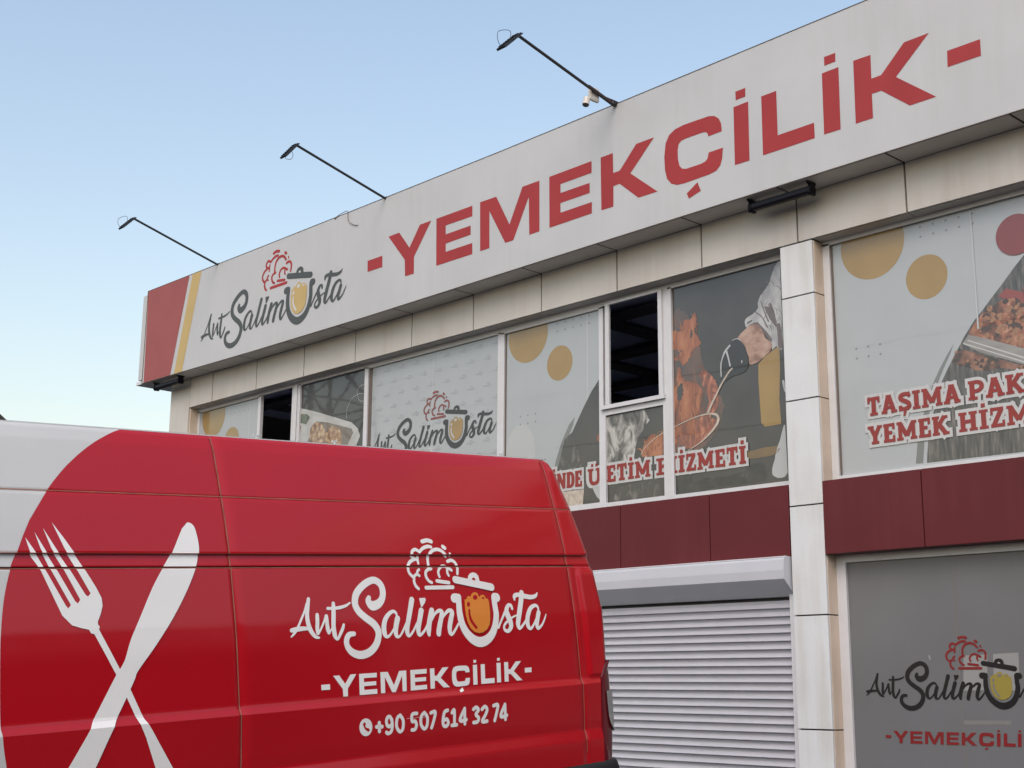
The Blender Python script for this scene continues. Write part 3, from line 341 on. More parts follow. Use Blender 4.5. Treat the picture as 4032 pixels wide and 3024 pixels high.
    '[-7.892,5.3376],[-7.9423,5.388],[-7.996,5.4802]],"slv3":[[[-8.1338,5.4248,0.0214],[-8.0504,5.3268,0.0301],[-7.9687,5.2138,0.0351]],[[-8.0764,5.6446,0.0089],[-8.0329,5.5203,0.0124],[-7.9891,5.4133,0.0159]],[[-8.2506,5.4472,0.018],[-8.2008,5.4625,0.0126]],[[-7.8678,5.3493,0.0437],[-7.8549,5.2092,0.0522],[-7.8537,5.1283,0.0521]],[[-8.1487,5.5433,0.009],[-8.0733,5.4789,0.0107],[-8.0013,5.3502,0.0141]]],"yblk":[[-8.1366,4.9833],[-8.052,5.05],[-7.9157,5.1152],[-7.8676,5.1348],[-7.8687,4.89],[-7.8917,4.5688],[-7.8791,4.3213],[-8.0783,4.3185],[-8.1239,4.3643],[-8.1422,4.8067]],"ysm":[[-8.3266,4.0825],[-7.9349,4.1039],[-7.9733,4.0208],[-8.311,4.0162]],"rblob":[[-7.8317,4.2953],[-7.897,4.1771],[-7.9621,4.0098],[-8.0052,3.8156],[-7.8264,3.8185]],"blob2":[[-7.8485,4.7599],[-7.8254,4.7562],[-7.8167,4.6364],[-7.8395,4.6991]],"dkobj":[[-8.3824,3.8807],[-8.235,3.9631],[-8.0716,3.9054],[-8.0755,3.8085],[-8.1716,3.7602],[-8.644,3.759],[-9.0239,3.7363],[-9.2977,3.7527],[-9.2935,3.9278],[-9.0826,3.9567],[-9.0337,3.8492],[-8.8282,3.8785],[-8.579,3.8521]],"tray2":[[-16.3952,5.7118],[-16.0363,5.614],[-15.0991,5.3179],[-14.9503,5.2097],[-14.8973,5.1005],[-14.9735,4.9789],[-15.1401,4.7653],[-16.3628,4.9052]],"tray2in":[[-15.9482,5.4487],[-15.6668,5.3951],[-15.0942,5.2288],[-15.0548,5.1648],[-15.201,4.9923],[-15.314,4.8587],[-16.2238,4.9654],[-16.1367,5.1988]],"food2":[[[-15.7108,5.2201],[-15.725,5.1404],[-15.7755,5.0813],[-15.8526,5.0545],[-15.9413,5.0653],[-16.0243,5.1121],[-16.0849,5.1858],[-16.1107,5.2718],[-16.0964,5.3529],[-16.0448,5.4125],[-15.9664,5.4387],[-15.8771,5.4266],[-15.7948,5.3788],[-15.7356,5.3051]],[[-15.3044,5.1084],[-15.3202,5.0302],[-15.3743,4.9725],[-15.456,4.9467],[-15.5498,4.9579],[-15.6372,5.0044],[-15.7006,5.0773],[-15.7271,5.1621],[-15.7111,5.2416],[-15.6558,5.2998],[-15.5725,5.325],[-15.4782,5.3124],[-15.3916,5.2648],[-15.3297,5.1921]]],"leaf2":[[-16.3883,5.6174],[-16.1898,5.5895],[-16.1211,5.5337],[-16.2052,5.4376],[-16.3792,5.492]],"tom2":[[-16.4047,5.48],[-16.336,5.4398],[-16.3535,5.3186],[-16.3933,5.3238]],"dashl":[[[-15.2239,5.3942,0.0095],[-15.2193,5.5274,0.0095],[-15.1182,5.6615,0.0095],[-14.9293,5.7073,0.0094],[-14.7976,5.6725,0.0093]],[[-14.798,5.8201,0.0094],[-14.9348,5.8119,0.0094],[-14.9974,5.7325,0.0095],[-14.9238,5.603,0.0094],[-14.7863,5.59,0.0093]]]}')
# ------------------------------------------------------------------ ground and far surroundings
def ground_z(y): return .08 if y < -1 else (.08+(y+1)*.0685 if y < 7.6 else .08+8.6*.0685)
g = MB(); ys = [-900, -200, -60, -20, -1, 7.6, 20, 60, 200, 900]; n = len(ys)
g.add([(x, y, ground_z(y)) for y in ys for x in (-900, 900)], [(2*i, 2*i+1, 2*i+3, 2*i+2) for i in range(n-1)])
tag(g.build('ground', M['asphalt']), kind='structure')

# ------------------------------------------------------------------ the building
GZ = ground_z(12)
BX0, BX1, BY = -19.85, 2.2, 11.0
building = tag(empty('commercial_building', (-9, 12, GZ)), 'two storey shop building clad in cream and maroon panels behind the van', 'building')
b = MB()                                   # hollow shell: side walls, rear wall, floors
b.box(BX0+.03, BX0+.25, BY+.06, 24, GZ, 8.0); b.box(BX1-.25, BX1-.03, BY+.06, 24, GZ, 8.0); b.box(BX0+.25, BX1-.25, 23.8, 24, GZ, 8.0)
b.build('outer_wall', M['render_w'], building)
b = MB(); b.box(BX0+.25, BX1-.25, BY+.3, 23.8, 7.7, 7.95); b.build('roof_slab', M['conc'], building)
b = MB(); b.box(BX0+.25, BX1-.25, BY+.3, 23.8, 3.0, 3.3); b.build('floor_slab', M['room'], building)
b = MB(); b.box(BX0+.25, BX1-.25, BY+2.2+3, BY+2.3+3, 3.3, 6.3); b.build('inner_wall', M['room'], building)
ce = MB(); ce.box(BX0+.25, BX1-.25, BY+.3, 16.2, 6.25, 6.35); ce = ce.build('room_ceiling', M['ceil'], building)
b = MB()
for i in range(14):
    x = BX0+1+i*1.5
    b.box(x, x+.3, BY+.35, 16.1, 6.2, 6.25)
for j in range(3): b.box(BX0+.3, BX1-.3, BY+.9+j*1.5, BY+1.15+j*1.5, 6.15, 6.198)
b.build('ceiling_trough', M['ceil2'], ce)
for x in (-9.35, -9.9):
    b = MB(); b.box(x-.05, x, BY+1.5, BY+2.3, 3.3, 6.1); b.build('room_partition', M['room'], building)
b = MB()                                   # backing behind the joints
b.box(BX0+.02, BX1-.02, BY+.03, BY+.16, 6.1, 8.0)
b.box(BX0+.02, -19.25, BY+.03, BY+.16, GZ, 6.1); b.box(-7.66, -7.31, BY+.03, BY+.22, GZ, 6.1); b.box(1.8, 2.18, BY+.03, BY+.16, GZ, 6.1)
b.box(-19.25, -7.66, BY+.03, BY+.16, 2.98, 3.64); b.box(-7.31, 1.8, BY+.03, BY+.16, 2.98, 3.64)
b.build('backing_wall', M['joint'], building)

SBX = [-20.24, -17, -14.1, -11.5, -9.7, -6.3, -3, 2.6]; SBZ = [6.604, 6.570, 6.562, 6.578, 6.588, 6.603, 6.61, 6.61]
def zsof(x):
    for i in range(1, 8):
        if x <= SBX[i]: return SBZ[i-1]+(SBZ[i]-SBZ[i-1])*(x-SBX[i-1])/(SBX[i]-SBX[i-1])-.006
    return SBZ[-1]-.006
def panel(name, x0, x1, z0, z1, m, y=BY, d=.028, gap=.014, tilt=0):
    o = MB().box(x0+gap/2, x1-gap/2, y, y+d, z0+gap/2, z1-gap/2).build(name, m, building, bevel=.002)
    return o
ZB0, ZB1 = 6.09, 6.572
xs = [-19.25, -18.552, -17.29, -16.04, -14.805, -13.57, -12.345, -11.125, -9.905, -8.685, -7.46, -6.235, -5.01, -3.79, -2.57, -1.35, -.13, 1.09, BX1]
def sofpanel(a, c):
    z0, z1 = zsof(a), zsof(c)
    MB().add([(x, y, z+dz) for x, z in ((a+.012, z0), (c-.012, z1)) for y in (10.676, BY) for dz in (0, .003)], [(0, 1, 3, 2), (4, 6, 7, 5), (0, 4, 5, 1), (2, 3, 7, 6), (0, 2, 6, 4), (1, 5, 7, 3)]).build('soffit_panel', M['soffit'], building)
    MB().box(c-.016, c+.016, 10.678, BY, z1+.0032, z1+.0045).build('soffit_joint', M['joint'], building)
panel('cladding_panel', BX0, xs[0], GZ, zsof(-19.6), M['clad'], gap=.008)
for a, c in zip(xs[:-1], xs[1:]):
    panel('cladding_panel', a, c, ZB0, zsof((a+c)/2)+.006, M['clad'], gap=.019)
    sofpanel(a, c)
sofpanel(-20.235, xs[0])
# head return above the windows: one strip per panel
for a, c in zip(xs[:-1], xs[1:]):
    x0, x1 = a+.006, c-.006
    for lo, hi in ((-19.25, -7.68), (-7.29, 1.8)):
        u0, u1 = max(x0, lo), min(x1, hi)
        if u1-u0 > .05: MB().box(u0, u1, BY+.03, BY+.185, ZB0+.004, ZB0+.02).build('head_return', M['clad'], building)
# left end panel return, pillar pieces and their returns
MB().box(-19.26, -19.232, BY+.029, BY+.19, GZ, ZB0+.006).build('pillar_return', M['reveal'], building)
zs = [ZB0-.0, 5.54, 4.486, 3.443, 2.395, 1.344, GZ]
for z1, z0 in zip(zs[:-1], zs[1:]):
    panel('pillar_panel', -7.682, -7.289, z0, z1, M['pillar'], y=BY-.002)
    MB().box(-7.317, -7.291, BY+.027, BY+.19, z0+.006, z1-.006).build('pillar_return', M['reveal'], building)
    panel('pillar_panel', 1.8, BX1, z0, z1, M['pillar'], y=BY-.002)
for z in zs[1:-1]:                          # dirt-dark sealant in the pillar joints
    pass
# maroon spandrels
for a, c in ((-19.25, -17.29), (-17.29, -16.04), (-16.04, -14.8), (-14.8, -13.57), (-13.57, -12.345), (-12.345, -11.12), (-11.12, -9.89), (-9.89, -8.663), (-8.663, -7.684)):
    panel('spandrel_panel', a, c, 2.958, 3.665, M['maroon'], gap=.010)
for a, c in ((-7.296, -6.249), (-6.249, -5.02), (-5.02, -3.8), (-3.8, -2.58), (-2.58, -1.36), (-1.36, -.14), (-.14, 1.08), (1.08, 1.8)):
    panel('spandrel_panel', a, c, 2.953, 3.662, M['maroon'], y=BY-.004, gap=.010)
    MB().box(a+.006, c-.006, BY+.026, BY+.17, 2.957, 2.985).build('spandrel_underside', M['maroon'], building)

# ---- windows -----------------------------------------------------------------
YF, YG = 11.17, 11.2                         # frame face, glass/film face
FG = facade(YG)
def window(x0, x1, z0, z1, label=None, mull=(), fr=.045, frl=None, depth=.05):
    frl = frl or fr
    b = MB()
    b.box(x0, x1, YF, YF+depth, z0, z0+fr+.02); b.box(x0, x1, YF, YF+depth, z1-fr-.018, z1)
    b.box(x0, x0+frl, YF, YF+depth, z0+fr+.02, z1-fr); b.box(x1-fr, x1, YF, YF+depth, z0+fr+.02, z1-fr)
    for m0, m1 in mull: b.box(m0, m1, YF, YF+depth, z0+fr+.02, z1-fr)
    o = b.build('window', M['frame'], building)
    if label: o['label'] = label
    return o
def film(win, x0, x1, z0, z1, m, name='window_film'):
    return MB().box(x0, x1, YG, YG+.006, z0, z1).build(name, m, win)
def wobble(P, a=.006, k=5, sd=1):
    rnd = random.Random(sd); Q = []
    n = len(P); C_ = [tuple(p[:2])+(0,) for p in P]
    S = smooth_pts(C_[-2:]+C_+C_[:2], k)[2*k:-2*k+0]
    return [(x+rnd.uniform(-a, a), z+rnd.uniform(-a, a)) for x, z, _ in S]
def prints(win, name, shapes, m, lvl, x0=None, x1=None, z0=None, z1=None):
    """flat print on the film, trimmed to its pane"""
    S = []
    for sh in shapes:
        if x0 is not None:
            vs, fs = sh; nv = []; nf = []
            for f in fs:
                q = clip([vs[i] for i in f], x0, x1, z0, z1)
                if len(q) >= 3: k = len(nv); nv += q; nf.append(tuple(range(k, k+len(q))))
            sh = (nv, nf)
        if sh[1]: S.append(sh)
    if S:
        o = lay(name, S, FG, m, win, .0012*lvl, .000004)
        if name == 'printed_dots': o['kind'] = 'stuff'
        return o
WB, WT = 3.665, 6.094
ZT, ZL = 6.03, 3.735
# 1: far left
w1 = window(-19.232, -17.425, WB, WT, 'leftmost upper window with pale film, ochre circles and dots')
film(w1, -19.187, -17.47, ZL, ZT, M['film'])
P1 = (-19.187, -17.47, ZL, ZT)
prints(w1, 'printed_circle', [poly(circle(-18.80, 5.93, .346))], M['fyel'], 1, *P1)
prints(w1, 'printed_circle', [poly(circle(-18.2269, 5.4567, .2135))], M['fyel'], 1, *P1)
dots = lambda ox, oz, nx, nz, dx=.1305, dz=.0965: [poly(circle(ox+i*dx, oz-j*dz, .0125, 10)) for i in range(nx) for j in range(nz)]
prints(w1, 'printed_dots', dots(-18.29, 5.985, 5, 2), M['fdot'], 1, *P1)
prints(w1, 'film_seam', [poly(rect(-17.755, -17.735, ZL, ZT))], M['fseam'], 1, *P1)
D4 = lambda dx: [(x+dx, z) for x, z in D['dark4']]
prints(w1, 'printed_photo', [poly([(x-7.17, z) for x, z in D['dark4']])], M['film_dark'], 2, *P1)
# 1b: open dark light, the sliding sash beside it
w2 = window(-17.425, -16.38, WB, WT, 'upper window slid open onto the dark room, second from the left end', fr=.03)
b = MB(); b.box(-16.575, -16.50, YF+.01, YF+.045, WB+.06, WT-.03); b.box(-16.50, -16.42, YF-.012, YF+.03, WB+.06, WT-.03); b.build('sliding_sash', M['frame'], w2)
# 2: dark tray poster
w3 = window(-16.382, -14.766, WB, WT, 'upper window with dark print of food in a foam tray', fr=.03)
P3 = (-16.352, -14.796, ZL, ZT)
film(w3, *P3[:2], ZL, ZT, M['film_dark'])
prints(w3, 'printed_tray', [poly(D['tray2'])], M['traypale'], 1, *P3)
prints(w3, 'printed_tray_inside', [poly(D['tray2in'])], M['traytan'], 2, *P3)
prints(w3, 'printed_food', [poly(p) for p in D['food2']], M['crumb'], 3, *P3)
prints(w3, 'printed_garnish', [poly(D['leaf2'])], M['leaf'], 3, *P3)
prints(w3, 'printed_tomato', [poly(D['tom2'])], M['fred'], 3, *P3)
dl = []
for s_ in D['dashl']:
    q = smooth_pts(s_, 9)
    dl += [stroke([(q[i][0], q[i][1], .007), (q[i+1][0], q[i+1][1], .007)], smooth=False) for i in range(0, len(q)-1, 2)]
prints(w3, 'printed_dashed_line', dl, M['fwhite'], 1, *P3)
# 3: logo film
w4 = window(-14.766, -12.017, WB, WT, 'upper window with pale film and the chef hat and pot logo', fr=.05)
P4 = (-14.65, -12.06, ZL, ZT)
MB().box(-14.716, -14.655, YF+.02, YG+.01, ZL, ZT).build('gasket', M['frame_sh'], w4)
film(w4, -14.66, -12.06, ZL, ZT, M['film'])
wm = []
for j in range(16):
    for i in range(-1, 10):
        cx = -14.484+i*.3135+(.16 if j % 2 == 0 else 0); cz = 5.93-j*.1745
        q = [(-.08, -.005, .008), (-.055, .012, .008), (-.04, -.01, .008), (-.02, .01, .007), (0, -.008, .007), (.012, .012, .006), (.025, -.012, .012), (.045, -.012, .012), (.055, .014, .006), (.075, .0, .007), (.09, .012, .006)]
        wm.append(stroke([(cx+a*.8, cz+c, w_) for a, c, w_ in q], 2))
        wm.append(stroke([(cx+.0, cz+.026, .012), (cx+.02, cz+.036, .012), (cx+.04, cz+.026, .010)], 2))
o = prints(w4, 'printed_watermarks', wm, M['fwm'], 1, *P4); o['kind'] = 'stuff'
prints(w4, 'film_seam', [poly(rect(-13.358, -13.34, ZL, ZT))], M['fseam'], 2, *P4)
def logo_shapes():
    T = [stroke(s_) for s_ in D['logo_text']]+[poly(D['logo_dot'])]
    return dict(text=T, hat=[stroke(s_) for s_ in D['logo_hat']],
                lid=[stroke(s_) for s_ in D['logo_lid']]+[poly(D['logo_knob'])], hole=[poly(D['logo_knobhole'])],
                stew=[poly(D['logo_stew'])], sholes=[poly(p) for p in D['logo_stewholes']]+[stroke(s_) for s_ in D['logo_stewshine']])
LS = logo_shapes()
A = D['aff_win']; al = lambda k, A: [aff(s_, A) for s_ in LS[k]]
prints(w4, 'logo_lettering', al('text', A), M['sign_grey'], 3, *P4); prints(w4, 'logo_chef_hat', al('hat', A), M['fred'], 3, *P4)
prints(w4, 'logo_pot_lid', al('lid', A), M['sign_grey'], 4, *P4); prints(w4, 'logo_lid_hole', al('hole', A), M['film'], 5, *P4)
prints(w4, 'logo_stew', al('stew', A), M['fyel'], 4, *P4); [prints(w4, 'logo_stew_shine', [q_], M['fpale2'], 5, *P4) for q_ in al('sholes', A)]
# 4: circles and swoosh
w5 = window(-12.017, -10.285, WB, WT, 'upper window with ochre circles above a dark swoosh, left of the sliding sash', fr=.066)
P5 = (-11.932, -10.354, ZL, ZT)
MB().box(-11.972, -11.935, YF+.02, YG+.01, ZL, ZT).build('gasket', M['frame_sh'], w5)
film(w5, -11.94, -10.345, ZL, ZT, M['film'])
prints(w5, 'printed_photo', [poly(D['dark4'])], M['film_dark'], 1, *P5)
prints(w5, 'printed_steam', [poly([(-10.93, 4.55), (-10.80, 4.62), (-10.72, 4.40), (-10.66, 4.20), (-10.74, 4.02), (-10.86, 4.1), (-11.0, 4.02), (-11.05, 4.2)])], M['steam2'], 2, *P5)
prints(w5, 'printed_pot', [poly([(-11.0, 3.62), (-11.0, 3.93), (-10.62, 3.93), (-10.66, 3.62)])], M['steel'], 2, *P5)
prints(w5, 'printed_ember', [poly(circle(-10.37, 4.50, .05, 16))], M['flame'], 2, *P5)
prints(w5, 'printed_knife_tip', [poly([(-10.52, 3.98), (-10.345, 3.99), (-10.345, 3.76), (-10.42, 3.82)])], M['fpale2'], 2, *P5)
prints(w5, 'printed_swoosh', [poly(D['gs4'])], M['fgs'], 1, *P5)
prints(w5, 'printed_circle', [poly(circle(*D['c4a'][:2], .345))], M['fyel'], 1, *P5)
prints(w5, 'printed_circle', [poly(circle(*D['c4b']))], M['fyel'], 1, *P5)
prints(w5, 'printed_dots', dots(-11.0517, 5.976, 5, 2), M['fdot'], 1, *P5); prints(w5, 'printed_dots', dots(-11.6821, 4.9225, 3, 2), M['fdot'], 1, *P5)
prints(w5, 'film_seam', [poly(rect(-10.57, -10.55, 4.9, ZT))], M['fseam'], 1, *P5)
prints(w5, 'printed_blob', [poly(circle(-11.68, 4.47, .26, 30, .36))], M['fpale2'], 1, *P5)
# 5: open sash over a fixed light
b = MB(); b.box(-10.284, -9.31, YF, YF+.05, WB, ZL); b.box(-10.284, -9.40, YF, YF+.05, WT-.06, WT); b.box(-10.284, -10.256, YF, YF+.05, ZL, 4.735); b.box(-9.40, -9.31, YF, YF+.05, ZL, WT)
w6 = b.build('window', M['frame'], building); w6['label'] = 'upper window with its sash slid open onto the dark room above a steam print'
MB().box(-10.284, -9.401, YF+.001, YF+.049, 4.735, 4.80).build('transom', M['frame'], w6)
b = MB(); b.box(-10.225, -10.165, YF-.03, YF-.002, 4.83, 6.04); b.box(-9.43, -9.375, YF-.03, YF-.002, 4.83, 6.04); b.box(-10.30, -9.36, YF-.035, YF-.002, 4.80, 4.845); b.box(-10.165, -9.43, YF-.03, YF-.002, 6.02, 6.05)
b.box(-10.205, -10.185, YF-.034, YF-.03, 4.85, 6.03)
b.build('sliding_sash', M['frame'], w6)
P6 = (-10.27, -9.385, ZL, 4.735)
film(w6, -10.296, -9.37, ZL, 4.735, M['film_dark'])
prints(w6, 'printed_steam', [poly([(-10.27, ZL+.3), (-10.27, 4.72), (-9.70, 4.735), (-9.62, 4.6), (-9.80, 4.42), (-9.86, 4.2), (-9.80, 4.1)])], M['steam'], 1, *P6)
prints(w6, 'printed_smoke_low', [poly([(-10.2, 3.72), (-10.1, 3.9), (-9.5, 3.95), (-9.45, 3.72)])], M['steam2'], 1, *P6)
prints(w6, 'printed_flame', [poly(wobble(D['fl3'], .008))], M['flame'], 2, *P6)
prints(w6, 'printed_pan_rim', [stroke(D['pan'][0])], M['steel'], 3, *P6)
# 6: fire poster
w7 = window(-9.309, -7.70, WB, WT, 'upper window with print of a gloved cook holding a flaming pan', fr=.045)
P7 = (-9.295, -7.69, ZL, ZT)
MB().box(-9.312, -9.296, YF+.004, YG+.01, ZL, ZT).build('gasket', M['reveal'], w7)
film(w7, -9.30, -7.69, ZL, ZT, M['film_dark'])
prints(w7, 'printed_smoke', [poly(wobble([(-9.295, 5.6), (-9.1, 5.75), (-8.95, 5.4), (-8.75, 4.9), (-8.6, 4.6), (-8.75, 4.3), (-9.0, 4.15), (-9.295, 4.1)], .02))], M['glow'], .5, *P7)
for nm, ks, mm, lv in (('printed_yellow_pillar', ['yblk'], 'fyel', 1), ('printed_yellow_smear', ['ysm'], 'fyel2', 1), ('printed_shirt', ['rblob'], 'fpale2', 1), ('printed_cuff', ['blob2'], 'fpale2', 1), ('printed_dark_things', ['dkobj'], 'dkthing', 1),
                       ('printed_flame', ['fl1'], 'flame', 2), ('printed_flame', ['fl2'], 'flame', 2), ('printed_flame_edge', ['fl2b'], 'flame2', 2), ('printed_flame_gap', ['fl1h'], 'film_dark', 3), ('printed_flame_gap', ['fl2h'], 'film_dark', 3),
                       ('printed_pan', ['panpink'], 'flame2', 3), ('printed_sleeve', ['sleeve'], 'cloth', 2), ('printed_sleeve_fold', ['slv2'], 'clothsh', 3),
                       ('printed_arm', ['skin'], 'skin', 4), ('printed_glove', ['glove'], 'glove', 5)):
    prints(w7, nm, [poly(wobble(D[k], .009 if 'flame' in nm else .012 if 'dark' in nm else .003) if nm != 'printed_yellow_pillar' else D[k]) for k in ks], M[mm], lv, *P7)
def inside(P, x, z):
    c = False
    for i in range(len(P)):
        (xa, za), (xb, zb) = P[i-1][:2], P[i][:2]
        if (za > z) != (zb > z) and x < (xb-xa)*(z-za)/(zb-za)+xa: c = not c
    return c
def tongues(win, P_, keys, n_, m, lvl, nm, seed, L=(.05, .16), w=(.006, .02), up=1.):
    rnd = random.Random(seed); out = []
    boxes = [D[k] for k in keys]
    while len(out) < n_:
        B = rnd.choice(boxes); x = rnd.uniform(min(p[0] for p in B), max(p[0] for p in B)); z = rnd.uniform(min(p[1] for p in B), max(p[1] for p in B))
        if not inside(B, x, z): continue
        l = rnd.uniform(*L); a = math.pi/2+rnd.gauss(0, .35) if up else rnd.uniform(0, 6.3); bw = rnd.uniform(*w); k_ = rnd.gauss(0, .25)
        out.append(stroke([(x, z, bw*.4), (x+math.cos(a)*l*.4, z+math.sin(a)*l*.4, bw), (x+math.cos(a+k_)*l*.75, z+math.sin(a+k_)*l*.75, bw*.6), (x+math.cos(a+2*k_)*l, z+math.sin(a+2*k_)*l, .001)], 3))
    o = prints(win, nm, out, m, lvl, *P_); o['kind'] = 'stuff'
tongues(w7, P7, ['fl1', 'fl2', 'fl2b'], 22, M['flamelo'], 2.4, 'printed_flame_streaks', 3)
tongues(w7, P7, ['fl1', 'fl2'], 18, M['flamehi'], 2.7, 'printed_flame_glints', 4, L=(.04, .14), w=(.004, .014))
tongues(w6, P6, ['fl3'], 14, M['flamehi'], 2.5, 'printed_flame_glints', 5, L=(.04, .10)); tongues(w6, P6, ['fl3'], 10, M['flamelo'], 2.3, 'printed_flame_streaks', 6, L=(.04, .10))
tongues(w7, P7, ['panpink'], 14, M['flamehi'], 3.4, 'printed_pan_glints', 8, L=(.03, .08), w=(.003, .009)); tongues(w7, P7, ['panpink'], 16, M['flamelo'], 3.2, 'printed_pan_shadows', 9, L=(.03, .1), w=(.008, .02))
tongues(w7, P7, ['sleeve'], 22, M['clothsh'], 3.1, 'printed_cloth_folds', 12, L=(.06, .2), w=(.004, .010))
prints(w7, 'printed_sleeve_shadow', [stroke(s_) for s_ in D['slv3']], M['clothsh'], 5, *P7)
prints(w7, 'printed_glove_shine', [stroke(s_) for s_ in D['ghl']], M['fpale2'], 6, *P7)
prints(w7, 'printed_pan_rim', [stroke(D['pan'][1])], M['steel'], 6, *P7)
prints(w7, 'printed_pan_handle', [stroke(D['handle'][0])], M['steel'], 7, *P7)

# slab-serif lettering
def glyph(ch):
    """strokes of a slab letter in cap heights: (list of polylines with widths, advance)"""
    W = .27; T_ = .20; sr = .15
    def serif(x, y, w=.46): return [(x-w/2, y, sr), (x+w/2, y, sr)]
    lo, hi = sr/2, 1-sr/2
    G = {
     'T': ([[(.05, hi, .19), (.93, hi, .19)], [(.49, 0, W), (.49, 1, W)], serif(.49, lo, .56), [(.12, .68, .14), (.12, 1, .14)], [(.86, .68, .14), (.86, 1, .14)]], .98),
     'I': ([[(.29, 0, W), (.29, 1, W)], serif(.29, lo, .54), serif(.29, hi, .54)], .58),
     'E': ([[(.24, 0, W), (.24, 1, W)], [(.02, lo, sr), (.84, lo, .18)], [(.02, hi, sr), (.82, hi, .18)], [(.24, .5, .19), (.64, .5, .19)], [(.76, 0, .15), (.76, .34, .15)], [(.74, .68, .15), (.74, 1, .15)]], .88),
     'H': ([[(.26, 0, W), (.26, 1, W)], [(.90, 0, W), (.90, 1, W)], [(.26, .5, .2), (.9, .5, .2)]]+[serif(x, y, .5) for x in (.26, .90) for y in (lo, hi)], 1.18),
     'M': ([[(.25, 0, .22), (.25, 1, .22)], [(1.18, 0, .22), (1.18, 1, .22)], [(.24, .96, .25), (.71, .22, .25)], [(1.19, .96, .25), (.71, .22, .25)], serif(.24, lo, .46), serif(1.19, lo, .46), [(.02, hi, sr), (.3, hi, sr)], [(1.13, hi, sr), (1.41, hi, sr)]], 1.45),
     'A': ([[(.20, 0, W), (.52, .98, .24)], [(.90, 0, W), (.56, .98, .24)], [(.3, .32, .17), (.8, .32, .17)], serif(.2, lo, .42), serif(.9, lo, .42), [(.34, hi, sr), (.72, hi, sr)]], 1.12),
     'S': ([[(.82, .74, .2), (.76, .87, .21), (.5, .90, .22), (.24, .84, .24), (.2, .70, .24), (.35, .58, .25), (.62, .47, .25), (.78, .34, .25), (.76, .18, .24), (.52, .10, .22), (.28, .12, .2), (.16, .28, .18)], [(.13, 0, .13), (.13, .3, .13)], [(.80, .7, .13), (.80, 1, .13)]], .95),
     'Ş': (None, .95),
     'P': ([[(.25, 0, W), (.25, 1, W)], [(.25, .91, .19), (.62, .90, .2), (.82, .78, .24), (.82, .60, .24), (.62, .46, .2), (.25, .45, .19)], serif(.28, lo, .56), [(.02, hi, sr), (.3, hi, sr)]], 1.0),
     'R': ([[(.25, 0, W), (.25, 1, W)], [(.25, .91, .19), (.62, .90, .2), (.80, .78, .24), (.80, .62, .24), (.62, .48, .2), (.25, .47, .19)], [(.5, .46, .25), (.86, .06, .25)], serif(.28, lo, .5), serif(.92, lo, .34), [(.02, hi, sr), (.3, hi, sr)]], 1.1),
     'D': ([[(.25, 0, W), (.25, 1, W)], [(.25, .91, .19), (.58, .90, .2), (.80, .72, .26), (.80, .28, .26), (.58, .10, .2), (.25, .09, .19)], [(.02, lo, sr), (.3, lo, sr)], [(.02, hi, sr), (.3, hi, sr)]], 1.0),
     'K': ([[(.25, 0, W), (.25, 1, W)], [(.35, .42, .22), (.85, .97, .24)], [(.48, .55, .25), (.92, .03, .25)], serif(.25, lo, .48), serif(.25, hi, .48), serif(.92, lo, .44), serif(.86, hi, .40)], 1.18),
     'Y': ([[(.5, 0, W), (.5, .5, W)], [(.18, .97, .24), (.5, .42, .25)], [(.84, .97, .22), (.5, .42, .25)], serif(.5, lo, .54), serif(.2, hi, .44), serif(.84, hi, .36)], 1.02),
     'Z': ([[(.06, hi, .18), (.84, hi, .18)], [(.06, .09, .18), (.88, .09, .18)], [(.74, .94, .25), (.2, .06, .25)], [(.13, .66, .14), (.13, 1, .14)], [(.82, 0, .14), (.82, .34, .14)]], .93),
     'N': ([[(.24, 0, .22), (.24, 1, .22)], [(.94, 0, .22), (.94, 1, .22)], [(.24, .97, .26), (.94, .03, .26)], serif(.24, lo, .46), serif(.94, hi, .44), [(.02, hi, sr), (.3, hi, sr)]], 1.16),
     'U': ([[(.26, 1, W), (.26, .35, W), (.40, .10, .24), (.60, .07, .22), (.80, .12, .24), (.92, .35, .24), (.92, 1, .24)], serif(.26, hi, .5), serif(.92, hi, .46)], 1.17),
    }
    if ch == 'Ş': s_, a = glyph('S'); return s_+[[(.5, -.02, .16), (.42, -.26, .13)]], a
    if ch == 'İ': s_, a = glyph('I'); return s_+[[(.29, 1.11, .22), (.29, 1.32, .22)]], a
    if ch == 'Ü': s_, a = glyph('U'); return s_+[[(.40, 1.11, .18), (.40, 1.29, .18)], [(.76, 1.11, .18), (.76, 1.29, .18)]], a
    return G[ch]
def slab_word(text, x0, x1, z, cap):
    tot = sum(glyph(c)[1]+.07 for c in text)-.07
    sx = (x1-x0)/(tot*cap); x = 0; red = []; wh = []
    for c in text:
        st_, adv = glyph(c); one = []
        for s_ in st_:
            P = [(x0+(x+p[0])*cap*sx, z+p[1]*cap, p[2]*cap) for p in s_]
            curved = len(P) > 3
            one.append(stroke(P, 4, False, smooth=curved)); wh.append(stroke(P, 4, curved, grow=.030, smooth=curved))
            for e in (P[0], P[-1]):
                if not curved:
                    dx, dz = P[-1][0]-P[0][0], P[-1][1]-P[0][1]; l = math.hypot(dx, dz) or 1
                    for sg in (-1, 1): wh.append(poly(circle(e[0]-dz/l*sg*e[2]/2, e[1]+dx/l*sg*e[2]/2, .030, 12)))
                    wh.append(poly([(e[0]-dz/l*e[2]/2+dx/l*t, e[1]+dx/l*e[2]/2+dz/l*t) for t in (-.030, .030)]+[(e[0]+dz/l*e[2]/2+dx/l*t, e[1]-dx/l*e[2]/2+dz/l*t) for t in (.030, -.030)]))
        red.append(one); x += adv+.07
    return red, wh
def slogan(win, letters, lvl, P_):
    for one in letters: prints(win, 'slogan_letter', one, M['fredtxt'], lvl, *P_)
CAPH = .185
